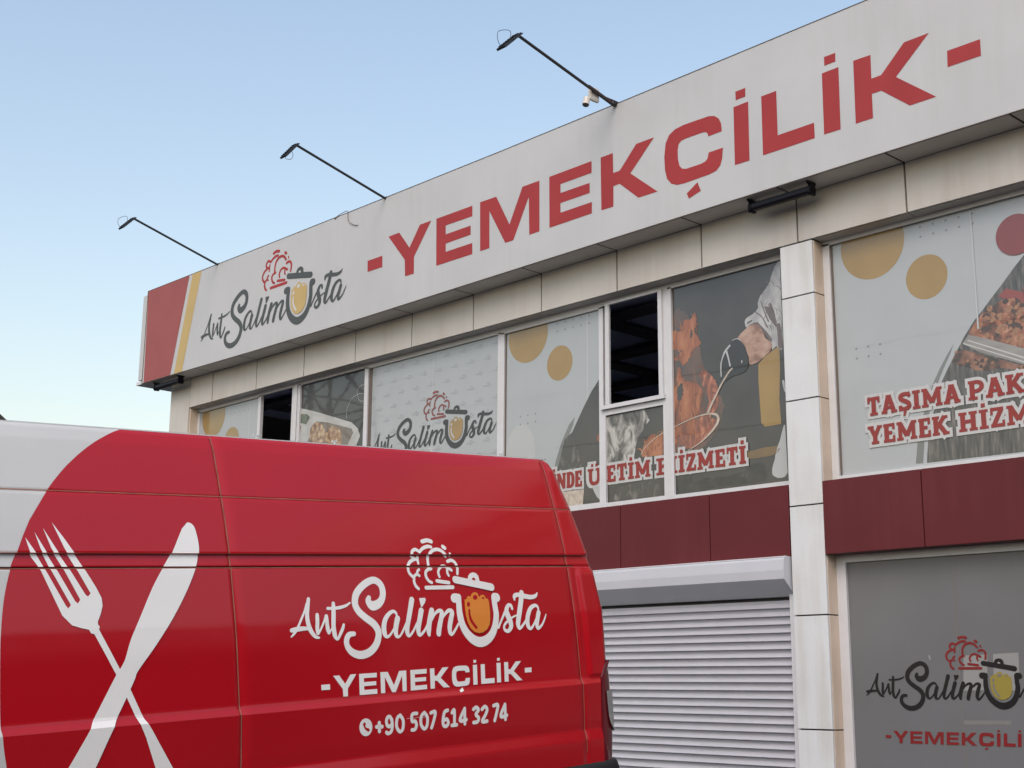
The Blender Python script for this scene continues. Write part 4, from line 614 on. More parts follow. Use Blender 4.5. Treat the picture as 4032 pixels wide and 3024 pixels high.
r5, h5 = slab_word('YERİNDE', -11.55, -10.647, 3.968, CAPH); ru, hu = slab_word('ÜR', -10.56, -10.29, 3.966, CAPH)
prints(w5, 'slogan_outline', h5+[aff(s_, ((1, 0, 0), (0, 1, 0))) for s_ in hu], M['fwhite'], 3, *P5); 
ru2, hu2 = slab_word('Ü', -10.56, -10.345, 3.966, CAPH)
slogan(w5, r5+ru2, 6.5, P5)
r6, h6 = slab_word('ETİM', -10.262, -9.61, 3.972, CAPH); rh, hh = slab_word('H', -9.53, -9.275, 3.97, CAPH)
prints(w6, 'slogan_outline', h6+hh, M['fwhite'], 4, *P6); slogan(w6, r6+rh, 8, P6)
r7, h7 = slab_word('İZMETİ', -9.215, -8.318, 3.968, CAPH); rh, hh = slab_word('H', -9.46, -9.225, 3.968, CAPH)
prints(w7, 'slogan_outline', h7+hh, M['fwhite'], 8, *P7); slogan(w7, r7+rh, 12, P7)

# right window
w8 = window(-7.289, 1.8, WB, WT, 'upper window right of the pillar with ochre circles and meat tray print', fr=.03, frl=.078)
P8 = (-7.19, -4.0, 3.735, ZT+.015)
MB().box(-7.21, -7.192, YF+.02, YG+.01, ZL, ZT).build('gasket', M['frame_sh'], w8)
film(w8, -7.2, -4.0, 3.7, 6.04, M['film'])
MB().box(-4.0, -3.9, YF-.002, YF+.05, WB+.07, WT-.05).build('mullion', M['frame'], w8)
film(w8, -3.9, 1.75, 3.7, 6.04, M['film_dark'])
ext = D['darkR']+[(-4.0, 3.72), (-4.0, 5.9)]
prints(w8, 'printed_photo', [poly(ext)], M['film_wood'], 1, *P8)
prints(w8, 'printed_meat', [poly(D['meat']+[(-4.9, D['meat'][-1][1]-.06), (-4.0, D['meat'][-1][1]-.3), (-4.0, 5.1)])], M['meat'], 2, *P8)
prints(w8, 'printed_meat', [poly(D['meat2'][:3]+[(-4.9, D['meat2'][2][1]-.08), (-4.9, 4.45)]+D['meat2'][3:])], M['meat2'], 2, *P8)
tl = D['tray']; prints(w8, 'printed_tray', [poly(tl[:4]+[(-4.9, tl[3][1]-.09), (-4.9, tl[4][1]-.11)]+tl[4:])], M['traygrey'], 3, *P8)
prints(w8, 'printed_tray_rim', [stroke(s_) for s_ in D['trayline']], M['fwhite'], 4, *P8)
prints(w8, 'printed_red_tray', [poly(D['redtray'])], M['redtray'], 4, *P8)
gy = D['meat']
def chunks(P, n_, rr, seed):
    rnd = random.Random(seed); out = []
    while len(out) < n_:
        x = rnd.uniform(min(p[0] for p in P), -5.0); z = rnd.uniform(min(p[1] for p in P), max(p[1] for p in P))
        if not inside(P, x, z): continue
        r = rnd.uniform(*rr); out.append(poly([(x+r*rnd.uniform(.6, 1.3)*math.cos(a_), z+r*rnd.uniform(.5, 1.1)*math.sin(a_)) for a_ in [i*math.pi/5 for i in range(10)]]))
    return out
for nm, P_, n_, rr, mm, lv, sd_ in (('printed_meat_shadows', D['meat'], 20, (.02, .05), 'meatlo', 2.3, 1), ('printed_meat_chunks', D['meat'], 55, (.010, .034), 'meathi', 2.6, 2), ('printed_meat_shadows', D['meat2'], 10, (.015, .035), 'meatlo', 2.3, 3), ('printed_meat_chunks', D['meat2'], 12, (.01, .02), 'meathi', 2.6, 4)):
    o = prints(w8, nm, chunks(P_, n_, rr, sd_), M[mm], lv, *P8); o['kind'] = 'stuff'
prints(w8, 'printed_swoosh', [poly(D['gsR'])], M['fgs'], 1, *P8)
prints(w8, 'printed_circle', [poly(circle(*D['cRa'], 48))], M['fyel'], 1, *P8)
prints(w8, 'printed_circle', [poly(circle(*D['cRb'], 48))], M['fyel'], 1, *P8)
prints(w8, 'printed_disc', [poly(circle(*D['cRr'], 48))], M['fred'], 5, *P8)
prints(w8, 'printed_dots', dots(-6.2208, 5.998, 5, 2, .1325), M['fdot'], 1, *P8); prints(w8, 'printed_dots', dots(-6.9733, 4.940, 3, 2, .1305), M['fdot'], 1, *P8)
prints(w8, 'film_seam', [poly(rect(-5.712, -5.695, 4.90, ZT))], M['fseam'], 5.5, *P8)
ra, ha = slab_word('TAŞIMA', -6.882, -5.916, 4.256, .176); rb, hb = slab_word('PAKET', -5.84, -4.98, 4.256, .176)
rc, hc = slab_word('YEMEK', -6.884, -6.039, 3.980, .176); rd, hd = slab_word('HİZMETİ', -5.951, -4.85, 3.980, .176)
prints(w8, 'slogan_outline', ha+hb+hc+hd, M['fwhite'], 6, *P8); slogan(w8, ra+rb+rc+rd, 11, P8)

# lower right shop window
b = MB(); LZ0 = GZ+.1
b.box(-7.29, -7.19, YF, YF+.06, LZ0, 2.955); b.box(-7.19, 1.8, YF, YF+.06, 2.885, 2.955); b.box(-7.19, 1.8, YF, YF+.06, LZ0, LZ0+.08); b.box(-1.5, -1.4, YF, YF+.06, LZ0+.08, 2.885)
w9 = b.build('window', M['frame'], building); w9['label'] = 'grey tinted ground floor shop window with black logo'
P9 = (-7.185, -1.5, LZ0+.08, 2.885)
film(w9, -7.19, -1.5, LZ0+.08, 2.885, M['lowglass'], 'tinted_pane'); film(w9, -1.4, 1.8, LZ0+.08, 2.885, M['lowglass'], 'tinted_pane')
prints(w9, 'paper_notice', [poly([(-6.055, 2.009), (-5.832, 2.015), (-5.854, 1.713), (-6.077, 1.707)])], M['paper'], 1, *P9)
prints(w9, 'paper_notice', [poly([(-5.779, 2.018), (-5.549, 2.028), (-5.561, 1.711), (-5.793, 1.709)])], M['paper'], 1, *P9)
prints(w9, 'lamp_cover', [poly([(-6.09, 1.455), (-5.657, 1.462), (-5.659, 1.43), (-6.09, 1.42)])], M['tube'], 1, *P9)  # fluorescent gleam painted as a pale strip on the pane
prints(w9, 'sticker_scrap', [poly([(-6.397, 2.013), (-6.378, 2.015), (-6.371, 1.975), (-6.388, 1.975)])], M['paper'], 1, *P9)
prints(w9, 'film_seam', [poly(rect(-6.106, -6.098, 1.0, 2.885))], M['lowpale'], 2, *P9)
A = D['aff_low']
prints(w9, 'logo_lettering', al('text', A), M['lowblack'], 3, *P9); prints(w9, 'logo_chef_hat', al('hat', A), M['lowred'], 3, *P9)
prints(w9, 'logo_pot_lid', al('lid', A), M['lowblack'], 4, *P9); prints(w9, 'logo_lid_hole', al('hole', A), M['paper'], 5, *P9)
prints(w9, 'logo_stew', al('stew', A), M['lowyel'], 4, *P9)
[prints(w9, 'logo_stew_shine', [q_], M['lowpale'], 5, *P9) for q_ in al('sholes', A)]
YEM = [(nm, [poly(p) for p in ps]) for nm, ps in D['yem']]
prints(w9, 'printed_name', [aff(s_, D['aff_ylow']) for nm, ss in YEM for s_ in ss], M['lowred'], 3, *P9)

# ------------------------------------------------------------------ the long sign on the fascia
SY = 10.67
sx_ = SBX; sb_ = SBZ; st_ = [8.203, 8.180, 8.168, 8.165, 8.174, 8.203, 8.22, 8.25]
sign = tag(empty('shop_sign', (-9, SY, 6.6)), 'long white fascia sign reading YEMEKÇİLİK in red letters along the roof edge', 'sign')
b = MB(); n = len(sx_)
vs = [(x, SY, z) for x, z in zip(sx_, sb_)]+[(x, SY, z) for x, z in zip(sx_, st_)]+[(x, SY+.33, z-.0) for x, z in zip(sx_, sb_)]+[(x, SY+.33, z) for x, z in zip(sx_, st_)]
fs = []
for i in range(n-1):
    fs += [(i, i+1, n+i+1, n+i), (2*n+i, 3*n+i, 3*n+i+1, 2*n+i+1), (n+i, n+i+1, 3*n+i+1, 3*n+i), (i, 2*n+i, 2*n+i+1, i+1)]
fs += [(0, n, 3*n, 2*n), (n-1, 2*n-1, 4*n-1, 3*n-1)]
b.add(vs, fs); b.build('sign_face', M['sign'], sign)
b = MB(); b.tube([(x, SY-.002, z+.001) for x, z in zip(sx_, sb_)], .006, 6); b.tube([(x, SY-.001, z+.001) for x, z in zip(sx_, st_)], .005, 6)
b.tube([(-20.243, SY-.002, 6.60), (-20.243, SY-.002, 8.205)], .009, 6); b.build('sign_edge_trim', M['frame_sh'], sign)
FS = facade(SY)
lay('red_stripe', [poly(D['st_red'])], FS, M['sign_red2'], sign, .002); lay('yellow_stripe', [poly(D['st_yel'])], FS, M['sign_yel'], sign, .002)
A = D['aff_sign']
lay('logo_lettering', al('text', A), FS, M['sign_grey'], sign, .002, .00004); lay('logo_chef_hat', al('hat', A), FS, M['sign_red'], sign, .002, .00004)
lay('logo_pot_lid', al('lid', A), FS, M['sign_grey'], sign, .006, .0001); lay('logo_lid_hole', al('hole', A), FS, M['sign_line'], sign, .0075)
lay('logo_stew', al('stew', A), FS, M['sign_yel'], sign, .006); [lay('logo_stew_shine', [q_], FS, M['sign_line'], sign, .0075) for q_ in al('sholes', A)]
for nm, ss in YEM: lay('sign_letter' if nm != 'dash' else 'sign_dash', ss, FS, M['sign_red'], sign, .0025)
sb = tag(MB().box(-20.59, -20.262, 10.775, 20, 6.72, 8.2).build('side_sign', M['sign']), 'plain grey white sign box round the left corner of the roof', 'sign')
MB().box(-20.63, -20.262, 10.765, 20, 6.64, 6.69).build('bottom_rail', M['frame'], sb)

# ------------------------------------------------------------------ floodlights on arms over the sign
def flood(X, by, bz, tip, low, cabside, label, armm='arm'):
    r_ = tag(empty('floodlight', (X, by, bz)), label, 'floodlight', 'floodlights on long arms over the sign')
    ty, tz = tip; ly, lz = low
    MB().tube([(X, by+.03, bz-.02), (X, ty, tz)], .017, 10).build('arm', M[armm], r_)
    MB().box(X-.025, X+.025, by+.0, by+.05, bz-.012, bz+.014).build('foot_plate', M['arm'], r_)
    d = Vector((0, ly-ty, lz-tz)); L_ = d.length; d.normalize(); nrm = Vector((0, d.z, -d.y))
    if nrm.z > 0: nrm = -nrm
    c = Vector((X, ty, tz))+d*L_*.5
    b = MB(); b.bar(c-d*L_*.5, c+d*L_*.5, .125, .026, up=nrm)
    for k in range(7): q = c-d*L_*.4+d*L_*.8*k/6-nrm*.018; b.bar(q-Vector((.05, 0, 0)), q+Vector((.05, 0, 0)), .005, .012, up=nrm)
    b.build('lamp_head', M['black'], r_, bevel=.003)
    b = MB(); b.bar(c-d*L_*.40+nrm*.015, c+d*L_*.40+nrm*.015, .10, .004, up=nrm); b.build('lamp_glass', M['lens'], r_)
    b = MB()
    for s_ in (-1, 1): b.bar(c+Vector((s_*.068, 0, 0))-d*.0, Vector((X+s_*.068, ty, tz))+Vector((0, .01, 0)), .004, .014, up=nrm)
    b.bar(Vector((X-.070, ty+.01, tz)), Vector((X+.070, ty+.01, tz)), .014, .005); b.build('bracket', M['black'], r_)
    V3 = lambda y_, z_: Vector((X+.01, y_, z_))
    loop = [V3(c.y, c.z), V3(ty-.12, tz-.0), V3(ly-.04, tz-.06), V3(ly-.055, (tz+lz)/2-.04), V3(ly-.005, lz+.005)] if cabside < 0 else [V3(c.y+.03, c.z+.0), V3(c.y+.05, c.z-.05), V3(c.y+.02, c.z-.11), V3(c.y-.05, c.z-.125), V3(ly+.03, lz+.01)]
    MB().tube(smooth3(loop, 8), .0032, 6).build('cable', M['arm'], r_)
    return r_
def smooth3(P, k=6):
    P = [Vector(p) for p in P]; Q = [P[0]]+P+[P[-1]]; out = []
    for i in range(1, len(Q)-2):
        for j in range(k):
            t = j/k; out.append(.5*((2*Q[i])+(-Q[i-1]+Q[i+1])*t+(2*Q[i-1]-5*Q[i]+4*Q[i+1]-Q[i+2])*t*t+(-Q[i-1]+3*Q[i]-3*Q[i+1]+Q[i+2])*t**3))
    return out+[P[-1]]
flood(-18.05, 10.67, 8.19, (9.185, 8.575), (8.99, 8.37), -1, 'black floodlight on the arm nearest the red end of the sign')
flood(-13.8, 10.67, 8.168, (9.195, 8.50), (9.01, 8.277), 1, 'black floodlight on the middle arm, above the start of the lettering')
f3 = flood(-9.6, 10.62, 8.165, (9.125, 8.475), (8.884, 8.237), -1, 'black floodlight on the arm that carries the security camera', 'arm')
MB().tube([(-9.6, 10.44, 8.20), (-9.6, 10.71, 8.203)], .011, 8).build('stay', M['rust'], f3)
MB().tube([(-9.6, 10.22, 8.247), (-9.6, 10.60, 8.168)], .0195, 10).build('rusty_sleeve', M['rust'], f3)
cc = tag(empty('security_camera', (-9.6, 10.33, 8.2)), 'small white security camera with its junction box on a floodlight arm', 'camera')
b = MB(); b.box(-9.67, -9.63, 10.285, 10.43, 8.125, 8.285); b.build('junction_box', M['cctv'], cc, bevel=.008)
b = MB(); b.box(-9.632, -9.627, 10.30, 10.415, 8.14, 8.27); b.build('box_lid', M['cctv'], cc, bevel=.004)
MB().tube([(-9.64, 10.29, 8.15), (-9.635, 10.235, 8.10)], .016, 8).build('swivel', M['cctv'], cc)
MB().tube([(-9.63, 10.225, 8.115), (-9.63, 10.205, 8.03)], [.036, .040], 16).build('camera_body', M['cctv'], cc)
MB().tube([(-9.63, 10.206, 8.032), (-9.63, 10.2035, 8.018)], [.0385, .032], 16).build('camera_lens', M['black'], cc)
# loose cable over the sign edge
lc = MB(); lc.tube(smooth3([(-14.95, SY-.006, 8.150), (-14.87, SY-.008, 8.176), (-14.75, SY-.01, 8.192), (-14.64, SY-.012, 8.19), (-14.625, SY-.014, 8.12), (-14.61, SY-.014, 8.05), (-14.55, SY-.014, 7.99), (-14.46, SY-.012, 7.94), (-14.385, SY-.01, 7.92)]), .0055, 6)
tag(lc.build('loose_cable', M['cable']), 'thin loose grey cable hanging over the top edge of the sign', 'cable')
# light bars under the sign
def bar(x0, x1, label):
    r_ = tag(empty('light_bar', ((x0+x1)/2, 10.8, 6.5)), label, 'light bar', 'light bars under the sign')
    MB().prism_x(x0, x1, [(10.742, 6.535), (10.76, 6.548), (10.80, 6.548), (10.83, 6.52), (10.82, 6.475), (10.79, 6.462), (10.75, 6.465), (10.738, 6.49)]).build('housing', M['barblack'], r_, bevel=.003)
    for x in (x0, x1):
        MB().prism_x(x-.014, x+.014, [(10.735, 6.47), (10.728, 6.50), (10.735, 6.53), (10.75, 6.55), (10.71, 6.585), (10.85, 6.585), (10.83, 6.55), (10.84, 6.50), (10.83, 6.455), (10.75, 6.45)]).build('bracket', M['barblack'], r_)
    MB().tube(smooth3([(x0+.04, 10.77, 6.55), (x0+.07, 10.72, 6.55), (x0+.11, 10.71, 6.560)]), .004, 6).build('cable', M['black'], r_)
    return r_
bar(-19.955, -19.19, 'black light bar under the red end of the sign at the building corner')
bar(-7.85, -7.13, 'black light bar under the sign above the white pillar')

# ------------------------------------------------------------------ roller shutter
sh = tag(empty('roller_shutter', (-10.5, 11.1, GZ)), 'closed white roller shutter with its housing under the maroon panels', 'shutter')
SX0, SX1 = -13.6, -7.70
box_prof = [(10.998, 2.953), (10.925, 2.958), (10.905, 2.93), (10.895, 2.83), (10.900, 2.745), (10.93, 2.715), (11.0, 2.655), (11.08, 2.588), (11.13, 2.585), (11.13, 2.953)]
MB().prism_x(SX0, SX1-.004, box_prof).build('housing', M['box'], sh)
MB().prism_x(SX1-.004, SX1+.006, [(y, z) for y, z in [(11.0, 2.962), (10.918, 2.966), (10.897, 2.935), (10.888, 2.83), (10.893, 2.74), (11.0, 2.645), (11.07, 2.59), (11.07, 2.962)]]).build('end_cap', M['box'], sh)
b = MB(); b.tube([(SX0, 10.922, 2.957), (SX1-.004, 10.922, 2.957)], .007, 6); b.build('housing_lip', M['frame'], sh)
MB().box(SX0, SX1-.03, 11.145, 11.16, GZ, 2.70).build('curtain_backing', M['black'], sh)
pitch_ = .0785; z = 2.553
slat_prof = [(11.110, 0), (11.118, -.028), (11.1165, -.040), (11.110, -.051), (11.099, -.062), (11.090, -.0685), (11.0865, -.0715), (11.089, -.0740), (11.110, -.0775), (11.135, -.0775), (11.135, 0)]
me = None
while z > GZ+.05:
    if me is None:
        o = MB().prism_x(SX0, SX1-.05, [(y, dz) for y, dz in slat_prof]).build('slat', M['shutter'], sh); me = o
        o.location.z = z-sh.location.z
    else:
        o = me.copy(); col.objects.link(o); o.parent = sh; o.location.z = z-sh.location.z
    z -= pitch_
MB().box(SX0, SX1-.05, 11.08, 11.14, GZ+.0, z+.02+.0).build('bottom_rail', M['shutter'], sh)
MB().box(SX1-.06, SX1+.012, 11.06, 11.085, GZ, 2.64).build('guide_rail', M['frame'], sh)
# other ground floor front, hidden behind the van
b = MB(); b.box(-19.25, SX0-.01, 11.12, 11.18, GZ, 2.95); b.build('ground_floor_wall', M['render_w'], building)
# ------------------------------------------------------------------ the van (u = along its length, rear positive; h = height; n = sideways)
TH = R(3.918); VA = -5.85
def interp(x, X, Y):
    if x <= X[0]: return Y[0]
    for i in range(1, len(X)):
        if x <= X[i]: return Y[i-1]+(Y[i]-Y[i-1])*(x-X[i-1])/(X[i]-X[i-1])
    return Y[-1]
GH = [.2, .95, 1.33, 1.64, 1.74, 1.99, 2.09, 2.24, 2.385, 2.55, 2.64, 2.70, 2.722]
GN = [-.03, 0, 0, -.026, -.036, -.072, -.088, -.123, -.163, -.212, -.24, -.268, -.29]
def body_n(h): return interp(h, GH, GN)
UEH = [a for a, _ in D['uend']]; UEU = [c for _, c in D['uend']]
def u_end(h): return interp(h, UEH, UEU)
def dip(x, c, w, d):
    t = abs(x-c)/w; return -d*(1-t) if t < 1 else 0
SEAM_U = [3.823, 6.246]
def relief(u, h):
    n = 0
    n += dip(h, 2.3865, .006, .004)
    # rail channel between the two lines
    if 2.0215 < h < 2.0885: n += -.0035-.008*(h-2.0215)/.067
    n += dip(h, 2.0885, .006, .012)+dip(h, 2.0215, .006, .010)
    for s_ in SEAM_U: n += dip(u, s_, .005, .004)
    # crease: the body steps outwards below 1.33, facing up
    n += interp(h, [.97, 1.036, 1.10, 1.302, 1.331, 1.345, 1.6], [.016, .000, .004, .010, -.006, -.008, -.002])
    # pressed panel edge near the rear corner
    if u > 6.29: n += interp(u, [6.29, 6.305, 6.32, 6.33, 6.5], [0, 0, .004, .012, .012])*interp(h, [1.33, 1.36, 1.99, 2.01], [0, 1, 1, 0])
    # rounding into the rear corner
    e = u_end(h)
    if u > e-.09: t = (u-(e-.09))/.09; n -= .075*t*t
    return n
def vp(u, h, n):                 # van coordinates -> world
    return (VA+n, u*math.cos(TH)-h*math.sin(TH), u*math.sin(TH)+h*math.cos(TH))
def side(u, h, off=0): return vp(u, h, body_n(h)+relief(u, h)+off)
VT = lambda x, y, off: side(x, y, off)
van = tag(empty('delivery_van', vp(4.2, .2, -1.0)), 'red and white wrapped delivery van with crossed fork and knife, parked by the shutter', 'van')
HC = sorted(set([.45, .6, .7, .80, .83, .90, .94, .97, 1.0, 1.036, 1.06, 1.10, 1.2, 1.30, 1.302, 1.31, 1.32, 1.331, 1.345, 1.40, 1.5, 1.6, 1.64, 1.7, 1.74, 1.8, 1.9, 1.99, 2.010, 2.0155, 2.0215, 2.0275, 2.04, 2.06, 2.0825, 2.0885, 2.0945, 2.105, 2.17, 2.24, 2.3, 2.36, 2.3805, 2.3865, 2.3925, 2.42, 2.48, 2.55, 2.60, 2.64, 2.67, 2.70, 2.711, 2.722]))
_w = sorted(D['wrap'], key=lambda p: p[1])
WR = [p[:2] for p in smooth_pts([(a, c, 0) for a, c in _w], 8)]
def wrap_u(h):
    if h < WR[0][1]: return WR[0][0]+(WR[0][1]-h)*.16+(WR[0][1]-h)**2*.5
    return interp(h, [p[1] for p in WR], [p[0] for p in WR])
def side_grid(name, m, ulo, uhi, hlist, ucols, parent):
    b = MB(); W_ = len(ucols)
    vs = []
    for h in hlist:
        lo, hi = ulo(h), uhi(h)
        for u in ucols: vs.append(side(min(max(u, lo), hi), h))
    fs = []
    for j in range(len(hlist)-1):
        for i in range(W_-1):
            q = (j*W_+i, j*W_+i+1, (j+1)*W_+i+1, (j+1)*W_+i)
            if len({tuple(round(c, 5) for c in vs[k]) for k in q}) >= 3: fs.append(q)
    b.add(vs, fs); o = b.build(name, m, parent, smooth=True); return o
UC = [1.9+i*.1 for i in range(47)]+[3.817, 3.820, 3.823, 3.826, 3.829, 6.240, 6.243, 6.246, 6.249, 6.252, 6.285, 6.295, 6.305, 6.312, 6.32, 6.33, 6.36]+[6.4+i*.012 for i in range(15)]
UC = sorted(set(round(u, 4) for u in UC))
LAMPU = lambda h: interp(h, [.83, 1.0, 1.30, 1.36, 1.40, 1.434, 1.45], [6.402, 6.40, 6.405, 6.43, 6.452, 6.483, 6.60])
uh = lambda h: min(u_end(h), LAMPU(h)) if .83 <= h < 1.45 else u_end(h)
HS = sorted(set([h for h in HC if h >= .83]+[round(.84+.02*i, 3) for i in range(57)]+[round(2.40+.01*i, 3) for i in range(32)]))
side_grid('red_wrap', M['vred'], lambda h: wrap_u(h), uh, sorted(HS[:]+[1.36, 1.38, 1.42, 1.434, 1.445]), UC, van)
UW = sorted(set([1.0+i*.1 for i in range(40)]+[3.817, 3.82, 3.823, 3.826, 3.829]))
whole = side_grid('body_side', M['vwhite'], lambda h: 1.9, lambda h: wrap_u(h)-.0005, HS, UW, van)
# seams: dusty lines lying in the gaps
def hline(h, u0, u1, w, m, off=.0012):
    n_ = 60; return stroke([(u0+(u1-u0)*i/n_, h, w) for i in range(n_+1)], 1, False, smooth=False)
sl = [hline(2.3865, 2.2, 6.49, .0045, 0), hline(2.0215, 2.2, 6.30, .0050, 0)]
sl += [stroke([(s_, h, .0055) for h in [.83]+HC[5:-1] if h > .83], 1, False, smooth=False) for s_ in SEAM_U]
for q_ in sl: lay('panel_seam', [q_], VT, M['vseam'], van, .0050)
lay('rail_line', [hline(2.0905, 2.2, 6.42, .0045, 0)], VT, mat('pale_rail_edge', (.60, .30, .25), .5), van, .0100)  # highlight on the channel's top edge, painted as a pale strip
lay('rail_shadow_line', [hline(2.026, 2.2, 6.30, .006, 0)], VT, M['vgap'], van, .0065)  # shadow at the channel's lower edge, painted as a dark strip
cut = [h for h in HC if h > .83]+[1.15+.05*i for i in range(30)]; cut = sorted(set(cut))
def deco(name, shapes, m, off, step=.00006):
    return lay(name, [split_shape(s_, cut) for s_ in shapes], VT, m, van, off, step)
hem = lambda P: clip([(p[0], p[1]) for p in P], -9, 99, .832, 9)
deco('fork_graphic', [poly(hem(D['fork']))], M['vdecal'], .0022)
KN = wobble(D['knife'], 0., 4)
deco('knife_graphic', [poly(hem(KN))], M['vdecal'], .0030)
deco('logo_lettering', LS['text'], M['vdecal'], .0022); deco('logo_chef_hat', LS['hat'], M['vdecal'], .0022)
deco('logo_pot_lid', LS['lid'], M['vdecal'], .0058); deco('logo_lid_hole', LS['hole'], M['vred'], .0066)
deco('logo_stew', LS['stew'], M['vorange'], .0058); [deco('logo_stew_shine', [q_], M['vred'], .0066) for q_ in LS['sholes']]
for nm, ss in YEM: deco('name_letter' if nm != 'dash' else 'name_dash', [aff(s_, D['aff_yvan']) for s_ in ss], M['vdecal'], .0024)
deco('phone_icon', [poly(D['ph_disc'])], M['vdecal'], .0022); deco('phone_receiver', [stroke(D['ph_rec'][0])], M['vred'], .003)
for s_ in D['digits']: deco('phone_digit', [stroke(s_)], M['vdecal'], .0022)
deco('scratch', [stroke([(4.86+i*.02, 1.205+.002*math.sin(i*2), .0016) for i in range(8)], 1)], M['vdecal'], .0024)
# rest of the body: roof, far side, rear, nose, underside
WID = 2.0
def sec_n(h): return body_n(h)
def ring(u, sc=1., inset=0., top=9):
    P = []
    for h in [.45, .83, 1.33, 1.74, 1.99, 2.24, 2.385, 2.55, 2.64, 2.70, 2.722]:
        hh = .83+(h-.83)*sc if h > .83 else h
        P.append((hh, body_n(h)-inset))
    P += [(.83+(2.7255-.83)*sc, -.33-inset), (.83+(2.732-.83)*sc, -.42-inset), (.83+(2.748-.83)*sc, -.7-inset), (.83+(2.753-.83)*sc, -1.0)]
    full = P+[(h, -WID-n_) for h, n_ in P[:-1][::-1]]
    return [vp(u, h, n_) for h, n_ in full]
def loft(name, rings, m, skip=None, capit=False):
    b = MB(); k = len(rings[0]); fs = []
    for j in range(len(rings)-1):
        for i in range(k-1):
            if skip and skip(j, i): continue
            fs.append((j*k+i, j*k+i+1, (j+1)*k+i+1, (j+1)*k+i))
    b.add([v for r_ in rings for v in r_], fs)
    return b.build(name, m, van, smooth=False)
NVIS = 10   # first ten strips are the detailed visible side
us = [1.9, 3.0, 4.5, 6.25, 6.33]
loft('roof', [ring(u) for u in us], M['vwhite'], skip=lambda j, i: 0 < i < NVIS)
# rear face, leaning as its edge does
hs = [.45, .8277, .9742, 1.2314, 1.452, 1.7529, 1.9663, 2.1049, 2.26, 2.3934, 2.511, 2.6447, 2.6907, 2.7209]
b = MB(); rowsv = []
for h in hs:
    e = u_end(h); n0 = body_n(h)+relief(e, h)+.0; rowsv.append([vp(e-.10, h, -WID-body_n(h)), vp(e, h, -WID-n0+.12), vp(e+.03, h, -1.0), vp(e+.012, h, n0-.16), vp(e, h, n0)])
vs = [v for r_ in rowsv for v in r_]; fs = [(j*5+i, j*5+i+1, (j+1)*5+i+1, (j+1)*5+i) for j in range(len(hs)-1) for i in range(4)]
top = ring(6.33)[10:19]; nb = len(vs)
vs += top; fs += [tuple([len(hs)*5-5+4-i for i in range(5)])[::-1]+tuple(range(nb+len(top)-1, nb-1, -1))]
b.add(vs, fs); b.build('rear_doors', M['vred'], van)
def rear(u0, h0, h1, n0, n1, nm, m, off=.02):
    b = MB(); b.add([vp(u_end(h)+.03+off, h, n_) for h in (h0, h1) for n_ in (n0, n1)], [(0, 1, 3, 2)]); return b.build(nm, m, van)
rear(0, 1.55, 2.2, -.92, -.28, 'rear_window', M['vglass']); rear(0, 1.55, 2.2, -1.72, -1.08, 'rear_window', M['vglass'])
# roof edge: pale gutter strip and fixing caps
b = MB(); b.tube([vp(1.9+i*.1, 2.717, -.289) for i in range(45)], .0045, 6); b.build('roof_gutter', M['vwhite'], van)
for u in (4.1295, 4.6475, 5.3634, 5.9296):
    b = MB(); b.tube([vp(u, 2.722, -.305), vp(u, 2.735, -.305)], .008, 8); b.tube([vp(u-.016, 2.738, -.305), vp(u+.016, 2.738, -.305)], .005, 8); b.build('roof_fixing', M['vwhite'], van)
# nose
nose = [ring(1.9), ring(1.55, .97, .0), ring(1.2, .80, .02), ring(.85, .52, .05), ring(.55, .24, .10), ring(.25, .16, .16), ring(.12, .08, .26)]
loft('cab', nose, M['vwhite'])
b = MB(); r3, r4 = ring(1.24, .82, -.001), ring(.83, .49, .03)
k = len(r3); b.add([tuple(a+c for a, c in zip(v, (0, -.02, .02))) for v in r3[12:k-12]]+[tuple(a+c for a, c in zip(v, (0, -.02, .02))) for v in r4[12:k-12]], [(i, i+1, (k-24)+i+1, (k-24)+i) for i in range(k-25)])
b.build('windscreen', M['vglass'], van)
b = MB(); b.add([vp(1.3, 1.40, .004+body_n(1.4)), vp(1.85, 1.40, .004+body_n(1.4)), vp(1.85, 1.98, .004+body_n(1.98)), vp(1.55, 1.98, .004+body_n(1.98)), vp(1.2, 1.6, .01+body_n(1.6))], [(0, 1, 2, 3, 4)]); b.build('side_window', M['vglass'], van)
b = MB(); b.add([vp(u, .44, n_) for u in (.15, 6.5) for n_ in (-.05, -1.95)], [(0, 1, 3, 2)]); b.build('underbody', M['plastic'], van)
b = MB(); b.add([vp(u, h, body_n(h)) for h in (.45, .829) for u in (1.9, 6.40)], [(0, 1, 3, 2)]); b.build('sill', M['vred'], van)
b = MB()
for u0, u1, in ((0., .35),): b.add([vp(u, h, n_) for u in (.02, .4) for h in (.42, .75) for n_ in (-.06, -1.94)], [(0, 1, 3, 2), (0, 4, 5, 1), (2, 3, 7, 6), (0, 2, 6, 4), (1, 5, 7, 3)])
b.build('front_bumper', M['plastic'], van)
